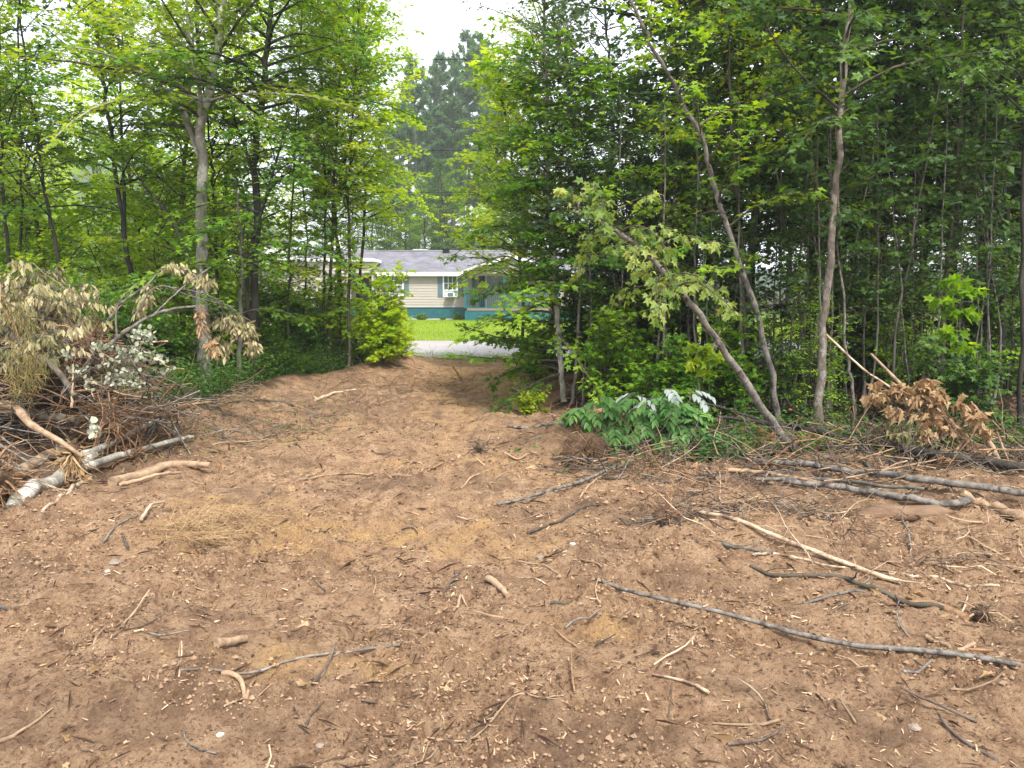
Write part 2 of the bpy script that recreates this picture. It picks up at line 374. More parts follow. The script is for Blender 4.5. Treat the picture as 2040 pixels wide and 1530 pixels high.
def build_ground():
    fr = np.concatenate([np.arange(-52, 52.01, .165)]); back = np.arange(57, 307, 5.0)
    ang = np.radians(np.concatenate([fr, back]))
    r = [.35]
    while r[-1] < 24: r.append(r[-1] * (1.0036 if r[-1] > 1.7 else 1.03))
    while r[-1] < 690: r.append(r[-1] * 1.06)
    r = np.array(r); nr, na = len(r), len(ang)
    X = r[:, None] * np.sin(ang)[None]; Y = r[:, None] * np.cos(ang)[None]
    Z = H(X, Y)
    V = np.stack([X, Y, Z], -1).reshape(-1, 3)
    V = np.concatenate([V, [[0, 0, hz(0, 0, True)]]])
    i = np.arange(nr - 1)[:, None] * na; j = np.arange(na)[None]; j2 = (j + 1) % na
    F = np.stack([i + j, i + na + j, i + na + j2, i + j2], -1).reshape(-1, 4)[:, ::-1]
    mb = MB(); mb.add(V, F)
    c = len(V) - 1
    mb.f.append((np.full(na, 3), np.stack([np.arange(na), (np.arange(na) + 1) % na, np.full(na, c)], 1)[:, ::-1].ravel(), np.zeros(na, int), np.full(na, .5)))
    o = mb.build("ground", M['soil'], smooth=True); tag(o, kind='structure')
    x, y = V[:, 0], V[:, 1]
    s = soil_mask(x, y)
    for nm, v in (("sand", sand_mask(x, y) * s), ("moist_shade", moist_shade_mask(x, y)), ("floor", np.clip(1 - s + bump(x, y, -5.3, 7.9, 1.5, 1.2, 1.3), 0, 1))):
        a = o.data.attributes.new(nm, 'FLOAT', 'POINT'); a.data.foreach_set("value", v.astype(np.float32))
build_ground()
def sheet(name, x0, x1, y0, y1, z, mat, nx=60, ny=12, wob=0.0):
    xs = np.linspace(x0, x1, nx); ys = np.linspace(y0, y1, ny)
    X, Y = np.meshgrid(xs, ys); Y = Y.copy()
    if wob: Y[0] += vnoise(xs * 1.1, xs * 0, 3) * wob + vnoise(xs * 5, xs * 0, 4) * wob * .4
    V = np.stack([X, Y, np.full_like(X, z)], -1).reshape(-1, 3)
    i = np.arange(ny - 1)[:, None] * nx; j = np.arange(nx - 1)[None]
    F = np.stack([i + j, i + j + 1, i + nx + j + 1, i + nx + j], -1).reshape(-1, 4)
    mb = MB(); mb.add(V, F); return tag(mb.build(name, mat), kind='structure')
m, n, out = new_mat("asphalt_old"); f = noise(n, 90, 4, .8); g = noise(n, .5, 4)
c = ramp(n, f, [(.3, (.20, .19, .195)), (.7, (.33, .315, .32))]); c = mix(n, ramp(n, g, [(.45, (0, 0, 0)), (.7, (.5, .5, .5))]), c, (.36, .31, .27))
pbsdf(n, out, c, .9, .3, f, .3, .01); M['asphalt'] = m
m, n, out = new_mat("lawn"); f = noise(n, 30, 5, .8); g = noise(n, .35, 4)
c = ramp(n, f, [(.3, (.085, .14, .016)), (.7, (.19, .25, .045))]); c = mix(n, ramp(n, g, [(.45, (0, 0, 0)), (.75, (.6, .6, .6))]), c, (.27, .27, .06))
pbsdf(n, out, c, .9, .15, f, .8, .04); M['lawn'] = m
sheet("lawn", -90, 90, 25.9, 60, .006, M['lawn'], wob=.3)
sheet("road", -150, 150, 19.3, 26.3, .012, M['asphalt'], nx=400, wob=.25)
m, n, out = new_mat("gravel"); f = noise(n, 40, 5, .8); pbsdf(n, out, ramp(n, f, [(.3, (.24, .22, .20)), (.7, (.42, .39, .36))]), .95, .1, f, .6, .03); M['gravel'] = m
sheet("driveway", -13.6, -8.4, 26.2, 45.5, .018, M['gravel'])
# lawn blades at the edge that the camera sees
def blades(name, x0, x1, y0, y1, num, h, mat, label, zoff=.006, cat='grass'):
    p = np.stack([rng.uniform(x0, x1, num), rng.uniform(y0, y1, num), np.full(num, zoff)], 1)
    p[:, 2] += H(p[:, 0], p[:, 1]) 
    ax = np.stack([rng.normal(0, .35, num), rng.normal(0, .35, num), np.ones(num)], 1)
    nr = rng.normal(size=(num, 3)); nr[:, 2] *= .2
    mb = MB(); mb.leaves(p, ax, nr, h * rng.uniform(.5, 1.3, num), 'blade', 0, rng.random(num))
    return tag(mb.build(name, mat), label, cat, kind='stuff')
blades("lawn_grass", -12, 14, 26.3, 45, 60000, .11, M['leaf_lime'], "short yellow green lawn grass in front of the beige house")
# wooded hill far behind
def hill():
    mb = MB(); nx = 160; xs = np.linspace(-700, 500, nx); ys = np.linspace(140, 400, 24)
    X, Y = np.meshgrid(xs, ys)
    Z = sstep(140, 330, Y) * (10 + 46 * (1 - sstep(-.45, -.2, X / Y))) + fbm(X * .05, Y * .05, 3, 3) * 4 * sstep(140, 180, Y)
    V = np.stack([X, Y, Z], -1).reshape(-1, 3); i = np.arange(23)[:, None] * nx; j = np.arange(nx - 1)[None]
    mb.add(V, np.stack([i + j, i + j + 1, i + nx + j + 1, i + nx + j], -1).reshape(-1, 4))
    m, n, out = new_mat("far_woods"); f = noise(n, .12, 6, .8); pbsdf(n, out, ramp(n, f, [(.35, (.015, .04, .018)), (.65, (.05, .095, .035))]), 1, .05, f, 1, 3)
    tag(mb.build("hill", m, smooth=True), kind='structure')
hill()
hb = MB(); hb.box(-740, 740, -720, 720, -1.2, 66)
hm = bpy.data.materials.new("haze_air"); hm.use_nodes = True; hn = hm.node_tree; hn.nodes.clear(); ho = hn.nodes.new("ShaderNodeOutputMaterial"); hv = hn.nodes.new("ShaderNodeVolumePrincipled")
hv.inputs["Color"].default_value = (.95, .98, 1, 1); hv.inputs["Density"].default_value = .0011; hv.inputs["Anisotropy"].default_value = .2; hn.links.new(hv.outputs[0], ho.inputs["Volume"])
tag(hb.build("haze", hm), kind='stuff')
# ---------------------------------------------------------------- house
def brick_tex(name, c1, c2, cm, sx, row, width, mortar=.01):
    m, n, out = new_mat(name); tc = N(n, "ShaderNodeTexCoord"); b = N(n, "ShaderNodeTexBrick")
    b.inputs["Color1"].default_value = (*c1, 1); b.inputs["Color2"].default_value = (*c2, 1); b.inputs["Mortar"].default_value = (*cm, 1)
    b.inputs["Scale"].default_value = sx; b.inputs["Brick Width"].default_value = width; b.inputs["Row Height"].default_value = row
    b.inputs["Mortar Size"].default_value = mortar; n.links.new(tc.outputs["Object"], b.inputs["Vector"])
    f = noise(n, 1.3, 4); c = mix(n, .35, b.outputs[0], ramp(n, f, [(.3, tuple(.6 * x for x in c1)), (.7, c2)]))
    pbsdf(n, out, c, .95, .1); return m
M['shingle'] = brick_tex("shingles", (.16, .16, .19), (.29, .285, .32), (.10, .10, .12), 1, .14, .33, .012)
M['siding'] = plain("vinyl_siding", (.37, .335, .30), .6, .3, .04)
M['trim'] = plain("white_trim", (.78, .78, .80), .5, .4, .03)
M['teal'] = plain("teal_paint", (.012, .105, .12), .55, .35, .15)
M['shutter'] = plain("slate_shutter", (.10, .15, .17), .5, .3, .08)
M['dark'] = plain("dark_inside", (.012, .013, .014), .6, .2)
M['curtain'] = plain("curtain", (.32, .33, .38), .8, .1, .25, 14)
m, n, out = new_mat("window_glass"); pbsdf(n, out, (.05, .075, .07), .08, .6); M['glass'] = m
M['metal'] = plain("painted_metal", (.55, .55, .57), .4, .5, .05)
M['deck'] = plain("deck_boards", (.22, .17, .13), .8, .2)
M['concrete'] = plain("pale_curb", (.45, .42, .40), .9, .1)
def lap(mb, x0, x1, y, z0, z1, mat=0, step=.17):
    """clapboard courses facing -y: each course tilts out at its lower edge"""
    z = z0
    while z < z1 - 1e-6:
        t = min(z + step, z1)
        mb.add([(x0, y - .035, z), (x1, y - .035, z), (x1, y, t), (x0, y, t)], [(0, 1, 2, 3)], mat)
        mb.add([(x0, y, z), (x1, y, z), (x1, y - .035, z), (x0, y - .035, z)], [(0, 1, 2, 3)], mat)
        z = t
def window(parent, xc, z0, z1, w, y, rail, curtain_from=0.0, shutters=(1, 1)):
    fr = MB(); x0, x1 = xc - w / 2, xc + w / 2; b = .07
    fr.box(x0, x0 + b, y - .07, y - .005, z0, z1); fr.box(x1 - b, x1, y - .07, y - .005, z0, z1)
    fr.box(x0 + b, x1 - b, y - .07, y - .005, z1 - b, z1); fr.box(x0 + b, x1 - b, y - .07, y - .005, z0, z0 + b)
    fr.box(x0 + b, x1 - b, y - .06, y - .01, rail - .03, rail + .03)
    for k in (1, 2): xx = x0 + b + (w - 2 * b) * k / 3; fr.box(xx - .012, xx + .012, y - .052, y - .02, rail + .03, z1 - b)
    zz = (rail + z1 - b) / 2; fr.box(x0 + b, x1 - b, y - .054, y - .022, zz - .012, zz + .012)
    w_ = fr.build("window", M['trim'], parent)
    p = MB(); p.box(x0 + b, x1 - b, y - .035, y - .015, rail, z1 - b); p.box(x0 + b, x1 - b, y - .034, y - .014, z0 + b, rail); p.build("pane", M['glass'], w_)
    c = MB(); 
    xs = np.linspace(x0 + b, x1 - b, 25)
    for i in range(24): c.poly([(xs[i], y - .038 - .006 * (i % 2), z0 + b), (xs[i + 1], y - .044 + .006 * (i % 2), z0 + b), (xs[i + 1], y - .044 + .006 * (i % 2), z0 + b + (rail - z0 - b) * .95), (xs[i], y - .038 - .006 * (i % 2), z0 + b + (rail - z0 - b) * .95)])
    c.build("curtain", M['curtain'], w_)
    for k, s in ((0, -1), (1, 1)):
        if not shutters[k]: continue
        sh = MB(); a = x0 - .34 if s < 0 else x1 + .02; e = a + .32
        sh.box(a, a + .05, y - .055, y - .02, z0, z1); sh.box(e - .05, e, y - .055, y - .02, z0, z1)
        for (q0, q1) in ((z0, z0 + .06), ((z0 + z1) / 2 - .04, (z0 + z1) / 2 + .04), (z1 - .06, z1)): sh.box(a + .05, e - .05, y - .055, y - .02, q0, q1)
        sh.box(a + .05, e - .05, y - .035, y - .02, z0 + .06, (z0 + z1) / 2 - .04); sh.box(a + .05, e - .05, y - .035, y - .02, (z0 + z1) / 2 + .04, z1 - .06)
        sh.build("shutter", M['shutter'], parent)
HY = 47.6
def house():
    base = at(890, 636, HY); z0 = 0.0
    h = empty("mobile_home", (-3, HY, 0)); tag(h, "long beige manufactured home with grey shingle roof and teal skirting across the road", "house")
    inv = lambda o: setattr(o, 'location', o.location - h.location)
    def P(mb, name, mats, parent=h, **k):
        o = mb.build(name, mats, parent, **k); return o
    h.location = (0, 0, 0)
    X = lambda px, Y=HY: at(px, 600, Y)[0]
    Z = lambda py, Y=HY: at(1000, py, Y)[2]
    xl, xr = -14.0, 6.6; zs = Z(612); ze = Z(541); zr = Z(501, HY + 4.1)
    w = MB(); lap(w, xl, xr, HY, zs, ze)
    w.box(xl, xr, HY + .004, HY + 8.2, zs, ze)
    for x in (xl, xr):
        w.add([(x, HY, ze), (x, HY + 8.2, ze), (x, HY + 4.1, zr)], [(0, 1, 2)])
    P(w, "siding_wall", M['siding'])
    s = MB(); s.box(xl + .03, xr - .03, HY + .03, HY + 8.1, -.02, zs - .05)
    for zz in np.arange(.1, zs - .1, .22): s.box(xl + .03, xr - .03, HY + .012, HY + .03, zz, zz + .205)
    s.box(xl, xr, HY - .03, HY + .03, zs - .05, zs + .004); P(s, "skirting", M['teal'])
    # roof with a real thickness; shingle courses run along the slope
    r = MB(); ov = .35; k = (zr - ze) / 4.1
    zf = ze - k * ov
    for sgn in (0, 1):
        yb, yt = (HY - ov, HY + 4.1) if sgn == 0 else (HY + 8.2 + ov, HY + 4.1)
        a = [(xl - .3, yb, zf + .08), (xr + .3, yb, zf + .08), (xr + .3, yt, zr + .08), (xl - .3, yt, zr + .08)]
        r.poly(a if sgn == 0 else a[::-1]); b_ = [(x, y, z - .1) for x, y, z in a]; r.poly(b_[::-1] if sgn == 0 else b_)
        nrow = 30
        for q in range(nrow):
            t0, t1 = q / nrow, (q + 1) / nrow
            lerp = lambda t, o: (yb + (yt - yb) * t, zf + .08 + (zr - zf) * t + o)
            y0_, z0_ = lerp(t0, .016); y1_, z1_ = lerp(t1, .004)
            r.add([(xl - .3, y0_, z0_), (xr + .3, y0_, z0_), (xr + .3, y1_, z1_), (xl - .3, y1_, z1_)], [(0, 1, 2, 3)])
    rf = P(r, "roof", M['shingle'])
    fa = MB(); fa.box(xl - .3, xr + .3, HY - ov - .03, HY - ov, zf - .16, zf + .085); fa.box(xl - .3, xr + .3, HY - ov, HY, zf - .06, zf - .04)
    P(fa, "fascia", M['trim'])
    v = MB(); vx = X(890, HY + 3.6); v.box(vx - .22, vx + .22, HY + 3.4, HY + 3.7, zr - .16, zr + .10); v.box(vx - .27, vx + .27, HY + 3.34, HY + 3.74, zr + .10, zr + .13); v.build("roof_vent", M['dark'], rf)
    v = MB(); vx = X(838, HY + 4); v.tube([(vx - .5, HY + 4.1, zr + .12), (vx + .5, HY + 4.1, zr + .12)], .03, 6); v.build("ridge_cap", M['metal'], rf)
    window(h, X(897.5), Z(592), Z(548), .93, HY, Z(578))
    window(h, X(790), Z(590), Z(547), .93, HY, Z(568))
    # recessed entry block at the left end
    e = MB(); ex0, ex1, ey = xl, X(745, HY - 1.2), HY - 1.2
    lap(e, ex0, ex1, ey, Z(544, ey), Z(521, ey)); e.box(ex0, ex1, ey + .004, HY - .02, Z(544, ey), Z(521, ey))
    lap(e, ex0, X(700, ey), ey, zs, Z(544, ey)); e.box(ex1 - .12, ex1, ey + .01, HY, 0, Z(544, ey))
    P(e, "entry_wall", M['siding'])
    e = MB(); e.box(ex0 - .2, ex1 + .1, ey - .25, HY + 1.2, Z(521, ey), Z(515, ey)); P(e, "entry_roof", M['trim'])
    e = MB(); e.box(X(702, ey), ex1 - .13, HY - .1, HY - .03, .3, Z(544, ey) - .02); P(e, "entry_shade_panel", M['dark'])  # near-black panel paints the shade inside the open entry
    # porch with gable roof
    px0, px1, py = X(926, HY - 2.6), X(1112, HY - 2.6), HY - 2.6
    pz = Z(613); pt = Z(543, py); pk = Z(512, py)
    xm = (px0 + px1) / 2
    p = MB(); p.box(px0, px1, py, HY - .04, pz - .12, pz); po = P(p, "porch", M['deck'])
    p = MB()
    for x in (px0, X(1003, py), X(1046, py), px1 - .12): p = MB(); p.box(x, x + .12, py, py + .12, 0, pt); p.build("porch_post", M['teal'], po)
    p = MB(); p.box(X(941), X(941) + .16, HY - .2, HY - .05, pz, pt); p.build("porch_post", M['teal'], po)
    p = MB()
    for q in range(int((px1 - px0) / .13)):
        if px0 + q * .13 + .2 < px1: p.box(px0 + .14 + q * .13, px0 + .17 + q * .13, py + .04, py + .07, pz + .08, pz + .95)
    for yy in np.arange(py + .2, HY - .1, .13): p.box(px0 + .04, px0 + .07, yy, yy + .03, pz + .08, pz + .95)
    p.box(px0 + .12, px1, py + .02, py + .09, pz + .95, pz + 1.02); p.box(px0 + .02, px0 + .1, py + .12, HY - .05, pz + .95, pz + 1.02)
    p.box(px0 + .12, px1, py + .02, py + .09, pz + .02, pz + .08); p.build("railing", M['teal'], po)
    p = MB(); p.box(px0 + .02, px1 - .02, py + .03, py + .07, 0, pz - .14); p.box(px0 + .02, px0 + .07, py + .07, HY - .05, 0, pz - .14); p.build("porch_skirt", M['teal'], po)
    p = MB(); 
    sl = (pk - pt) / (xm - px0)
    for s_ in (-1, 1):
        xa = px0 - .3 if s_ < 0 else px1 + .3; za = pt - .3 * sl
        yf, yb2 = py - .3, HY + 2.2
        q = [(xa, yf, za + .14), (xm, yf, pk + .14), (xm, yb2, pk + .14), (xa, yb2, za + .14)]
        p.poly(q[::-1] if s_ > 0 else q, 0); p.poly([(x, y, z - .1) for x, y, z in (q if s_ > 0 else q[::-1])], 0)
        p.add([(xa, yf - .02, za - .04), (xm, yf - .02, pk - .04), (xm, yf - .02, pk + .15), (xa, yf - .02, za + .15)], [(0, 1, 2, 3)], 1)
    p.build("porch_roof", [M['shingle'], M['trim']], po)
    p = MB(); p.add([(px0 - .1, py + .02, pt - .05), (px1 + .1, py + .02, pt - .05), (xm, py + .02, pk + .05)], [(0, 1, 2)]); p.build("gable", M['siding'], po)
    g = MB(); g.box(X(970), X(1003), HY - .06, HY - .03, Z(580), Z(549)); d = P(g, "door_glass", M['glass'])
    g = MB(); g.box(X(968), X(970), HY - .08, HY - .02, pz, Z(547)); g.box(X(1003), X(1005), HY - .08, HY - .02, pz, Z(547)); g.box(X(968), X(1005), HY - .081, HY - .02, Z(548), Z(546)); g.build("door_frame", M['trim'], d)
    g = MB(); g.box(X(955), X(965), HY - .06, HY - .03, pz, Z(549)); P(g, "dark_doorway", M['dark'])
    g = MB(); g.box(X(800), X(928), HY - .25, HY - .10, 0, .07); P(g, "foundation_edge", M['concrete'])
    # window air conditioner
    a = MB(); ax = X(898); a.box(ax - .27, ax + .27, HY - .5, HY - .08, Z(591.5), Z(582)); ac = a.build("air_conditioner", M['trim'])
    tag(ac, "white boxy air conditioner sticking out below the curtained window", "air conditioner")
    a = MB()
    zc0, zc1 = Z(590.5), Z(583)
    a.box(ax - .16, ax + .2, HY - .51, HY - .5, zc0, zc1); a.build("grille", M['shutter'], ac)
    # flower pot, hanging basket, ferns
    for (px, py_, nm, lb, mats) in ((963, 572, "hanging_basket", "green plant hanging in a basket under the porch roof", ('leaf_lime',)), (957, 583, "flower_pot", "red flowers in a pot on the porch rail", ('leaf_rust',))):
        c = at(px, py_, HY - 2.3); e_ = empty(nm, c); tag(e_, lb, "plant")
        num = 350; d_ = rng.normal(size=(num, 3)); d_ /= np.linalg.norm(d_, axis=1)[:, None]; d_[:, 2] = np.abs(d_[:, 2]) * 1.1 - .2
        q = MB(); q.leaves(d_ * rng.uniform(.05, .32, num)[:, None], d_, rng.normal(size=(num, 3)), .11, 'ovate', 0, rng.random(num)); q.build("foliage", M[mats[0]], e_)
        q = MB(); q.tube([(0, 0, -.22), (0, 0, -.02)], [.1, .15], 10); q.build("pot", M['bark_dark'], e_)
        if nm == 'hanging_basket':
            q = MB(); top = pt - c[2] + .1; q.sticks(np.array([[-.14, 0, 0], [.14, 0, 0], [0, .1, 0]]), np.array([[0, 0, top]] * 3), .006, .006); q.build("hanger", M['dark'], e_)
    for i, (px, w_, lb) in enumerate(((842, .55, "spiky green fern at the left of the teal skirting"), (884, .28, "smallest fern low in front of the teal skirting"), (915, .6, "wide fern beside the corner post of the porch"))):
        q = MB(); num = 240; az = rng.uniform(0, 2 * math.pi, num); el = rng.uniform(.3, 1.3, num)
        d_ = np.stack([np.cos(az) * np.cos(el), np.sin(az) * np.cos(el), np.sin(el)], 1)
        q.leaves(d_ * rng.uniform(0, .5, num)[:, None] * w_, d_, np.tile([0, 0, 1.], (num, 1)), w_ * .45, 'lance', 0, rng.random(num))
        o = q.build("fern", M['leaf_mid']); o.location = (X(px), HY - .7, .01); tag(o, lb, "fern", "ferns along the skirting")
house()
def second_house():
    h = empty("neighbour_house", (0, 0, 0)); Y = 58.0
    tag(h, "pale house with white metal roof glimpsed between the two big left trunks", "house")
    x0, x1 = at(436, 500, Y)[0], at(566, 500, Y)[0]; ze = at(500, 532, Y)[2]; zr = at(500, 492, Y + 3)[2]
    w = MB(); lap(w, x0, x1, Y, .4, ze); w.box(x0, x1, Y + .01, Y + 8, 0, ze)
    w.build("wall", M['metal'], h)
    r = MB()
    for s_ in (0, 1):
        yb, yt = (Y - .4, Y + 4) if s_ == 0 else (Y + 8.4, Y + 4)
        q = [(x0 - .4, yb, ze - .1), (x1 + .4, yb, ze - .1), (x1 + .4, yt, zr), (x0 - .4, yt, zr)]
        r.poly(q if s_ == 0 else q[::-1]); r.poly([(x, y, z - .12) for x, y, z in (q[::-1] if s_ == 0 else q)])
        for xx in np.arange(x0 - .3, x1 + .4, .4): r.sticks(np.array([[xx, yb, ze - .09]]), np.array([[xx, yt, zr + .01]]), .03, .03)
    r.build("roof", M['trim'], h)
    d = MB(); xm = (x0 + x1) / 2; d.box(xm - .6, xm + .6, Y - .06, Y - .03, 1.3, 2.4); wn = d.build("window", M['glass'], h)
    d = MB(); d.box(x0 + .8, x0 + 1.7, Y - .07, Y - .03, .3, 2.4); d.build("door", M['teal'], h)
second_house()
# overhead cables along the road
for i, (py, Y, lb) in enumerate(((118, 27.5, "topmost thin cable crossing the open sky"), (300, 27.8, "power cable crossing in front of the pine trunks"), (384, 28.0, "upper of two close cables below the pines"), (388.5, 28.2, "lower of two close cables below the pines"), (501, 45.0, "cable hanging just above the ridge of the beige house"))):
    z = at(880, py, Y)[2]; xs = np.linspace(-45, 45, 61); tl = .0025 * (1 if i == 0 else -.2)
    P_ = np.stack([xs, np.full(61, Y), z + (xs + 2.5) ** 2 * .0009 - (xs + 2.5) * (.017 if i == 0 else .0)], 1)
    q = MB(); q.tube(P_, .012 if i else .014, 5); tag(q.build("overhead_cable", M['dark']), lb, "cable", "overhead cables along the road")
# ---------------------------------------------------------------- trees
def smooth_path(P, n):
    P = np.asarray(P, float); t = np.arange(len(P)); T = np.linspace(0, len(P) - 1, n)
    if len(P) > 2:   # Catmull-Rom
        Q = np.concatenate([[2 * P[0] - P[1]], P, [2 * P[-1] - P[-2]]]); i = np.clip(T.astype(int), 0, len(P) - 2); f = (T - i)[:, None]
        a, b, c, d = Q[i], Q[i + 1], Q[i + 2], Q[i + 3]
        return .5 * ((2 * b) + (c - a) * f + (2 * a - 5 * b + 4 * c - d) * f ** 2 + (3 * b - a - 3 * c + d) * f ** 3)
    return np.stack([np.interp(T, t, P[:, k]) for k in range(3)], 1)
def unit(v): return v / (np.linalg.norm(v, axis=-1, keepdims=True) + 1e-9)
def leaf_run(mb, A, D, L, step, size, shape, tint, mat=0, hang=0.0, flat=.35, spread=1.0):
    """leaves in pairs along twigs starting at A, direction D, length L (arrays)"""
    cnt = np.maximum(2, (L / step).astype(int)); idx = np.repeat(np.arange(len(A)), cnt * 2)
    k = np.concatenate([np.arange(c * 2) for c in cnt]) if len(cnt) else np.zeros(0)
    fr = (k // 2 + rng.random(len(k)) * .8) / cnt[idx]; side = np.where(k % 2 == 0, 1, -1)
    Dn = D[idx]; up = np.tile([0, 0, 1.0], (len(idx), 1)); S = unit(np.cross(Dn, up)) * side[:, None]
    ax = unit(Dn * rng.uniform(.2, 1.0, (len(idx), 1)) + S * rng.uniform(.3, 1.1, (len(idx), 1)) * spread + rng.normal(0, .25, (len(idx), 3)) + np.array([0, 0, -hang]))
    pos = A[idx] + Dn * (fr * L[idx])[:, None] + ax * (size * .3) + rng.normal(0, .012, (len(idx), 3))
    nr = unit(up + rng.normal(0, flat, (len(idx), 3)) + np.array([0, -.25, 0]))
    if hang > .8: nr = unit(rng.normal(size=(len(idx), 3)))
    tt = np.clip(tint[idx] + rng.normal(0, .18, len(idx)), 0, 1) if np.ndim(tint) else np.clip(tint + rng.normal(0, .2, len(idx)), 0, 1)
    mb.leaves(pos, ax, nr, size * rng.uniform(.5, 1.2, len(idx)), shape, mat, tt)
def foliage(wood, lf, P, r, t0=.3, n=30, L=1.6, prof=None, el=(35, 60), droop=.25, tw=.55, ts=.11, ls=.07, size=.09, shape='maple', tint=.5, twigs=True, hang=0., flat=.35, wmat=0, az=None, bare=0.0, zspread=.10, lmat=0, twr=.0025):
    """limbs, twigs and leaves along trunk path P with radii r"""
    cum = np.concatenate([[0], np.cumsum(np.linalg.norm(np.diff(P, axis=0), axis=1))]); tot = cum[-1]
    prof = prof or (lambda t: (1 - t) ** .7 * .9 + .22)
    ga = rng.uniform(0, 6.28); TA, TD, TL, TT = [], [], [], []
    for i in range(n):
        u = (i + rng.random()) / n; t = t0 + (1 - t0) * u
        p0 = np.array([np.interp(t * tot, cum, P[:, k]) for k in range(3)]); r0 = np.interp(t * tot, cum, r)
        ga += 2.4 + rng.normal(0, .35)
        a = ga if az is None else az[0] + rng.normal(0, az[1])
        e = R(rng.uniform(*el)) * (.55 + .75 * u); Ln = L * prof(u) * rng.uniform(.7, 1.2)
        K = 6; d = np.array([math.cos(a) * math.cos(e), math.sin(a) * math.cos(e), math.sin(e)]); pts = [p0]; wob = rng.normal(0, .10, 3)
        for k in range(K):
            d = unit(d + wob * .6 + rng.normal(0, .07, 3) + np.array([0, 0, -droop / K * 1.4])); pts.append(pts[-1] + d * Ln / K)
        pts = np.array(pts); rl = max(.004, min(r0 * .55, .013 * Ln + .002)) * np.linspace(1, .22, K + 1)
        wood.tube(pts, rl, 5 if rl[0] > .008 else 4, wmat, .5, cap=False)
        s = np.arange(.18 + bare * .5, 1.0, ts / Ln) ; s = np.append(s, [1.0, .97])
        q = np.stack([np.interp(s * K, np.arange(K + 1), pts[:, k]) for k in range(3)], 1)
        dirs = unit(np.stack([np.interp(s * K, np.arange(K + 1), np.gradient(pts[:, k])) for k in range(3)], 1))
        sg = np.where(np.arange(len(s)) % 2, 1, -1)[:, None]; hs = unit(np.cross(dirs, [0, 0, 1.0]))
        ang = rng.uniform(.5, 1.1, (len(s), 1)); ang[-2:] = .1
        dd = unit(dirs * np.cos(ang) + sg * hs * np.sin(ang) + rng.normal(0, zspread, (len(s), 3)) + np.array([0, 0, -.05]))
        TA.append(q); TD.append(dd); TL.append(tw * (1.15 - .65 * s) * rng.uniform(.5, 1.25, len(s)) * min(1, Ln / 1.0 + .2)); TT.append(np.full(len(s), tint + rng.normal(0, .24) + .12 * (u - .5)))
    if not TA: return
    TA, TD, TL, TT = map(np.concatenate, (TA, TD, TL, TT))
    if twigs: wood.sticks(TA, TA + TD * TL[:, None], twr, .0012, wmat, .45)
    leaf_run(lf, TA, TD, TL, ls, size, shape, TT, lmat, hang, flat)
def finish(name, wood, lf, wmat, lmat, label, cat='tree', group=None, base=(0, 0, 0), extra=(), wn='trunk', ln='crown', rz=0, limb_mat=None):
    t = empty(name, base); tag(t, label, cat, group)
    wood.build(wn, [wmat, limb_mat or wmat], t, smooth=True)
    if lf is not None and lf.f: lf.build(ln, lmat, t)
    for nm, mb, mt in extra: mb.build(nm, mt, t)
    return t
def px_tree(label, pts, D, wpx, lean=0.0, top=None, bark='bark_grey', leaf='leaf_mid', name='maple_tree', group=None, fol=(), r_top=.35, flare=1.25, forks=(), nseg=26, cat='tree', rough=.05):
    """pts: trunk points seen in the photo, base first; D depth of the base; lean: change of depth up the trunk"""
    b = hit(*pts[0]); D = b[1] if D is None else D
    b = at(*pts[0], D); b[2] = hz(b[0], b[1], True) - .04
    n = len(pts); W = [b] + [at(px, py, D + lean * i / (n - 1)) for i, (px, py) in enumerate(pts) if i]
    W = np.array(W)
    if top: W = np.concatenate([W, [W[-1] + unit(W[-1] - W[-2]) * top[0] + np.array([0, 0, top[1]])]]) if len(top) == 2 else W
    W = W - b; W[:, 2] += 0
    P = smooth_path(W, nseg); m = len(P)
    P[1:-1] += rng.normal(0, .012, (m - 2, 3)) * np.array([1, 1, .2])
    r0 = wpx / 2 * D / FPX; r = r0 * (1 - (1 - r_top) * np.linspace(0, 1, m)); r[0] *= flare; r[1] *= 1 + (flare - 1) * .25
    wood, lf = MB(), MB(); wood.tube(P, r, 12 if wpx > 9 else 7, 0, .5, rough=rough)
    for (t_, fp, fw) in forks:     # forks: start index fraction, pixel points, width
        F = np.array([np.array([np.interp(t_ * (m - 1), np.arange(m), P[:, k]) for k in range(3)])] + [at(px, py, D + dd) - b for px, py, dd in fp])
        Q = smooth_path(F, 14); rr = fw / 2 * D / FPX * np.linspace(1, .3, 14); wood.tube(Q, rr, 8, 0, .5, rough=rough)
        for f in fol[:1]: foliage(wood, lf, Q, rr, **{**f, 't0': .25, 'n': max(6, int(f.get('n', 30) * .45)), 'L': f.get('L', 1.5) * .8})
    for f in fol: foliage(wood, lf, P, r, **{'wmat': 1, **f})
    return finish(name, wood, lf, M[bark], M[leaf], label, cat, group, b, limb_mat=M['bark_dark' if bark == 'bark_dark' else 'bark_brown'])
def copy_tree(o, parent=None):
    c = o.copy(); COL.objects.link(c)
    if parent is not None: c.parent = parent
    for ch in list(o.children): copy_tree(ch, c)
    return c
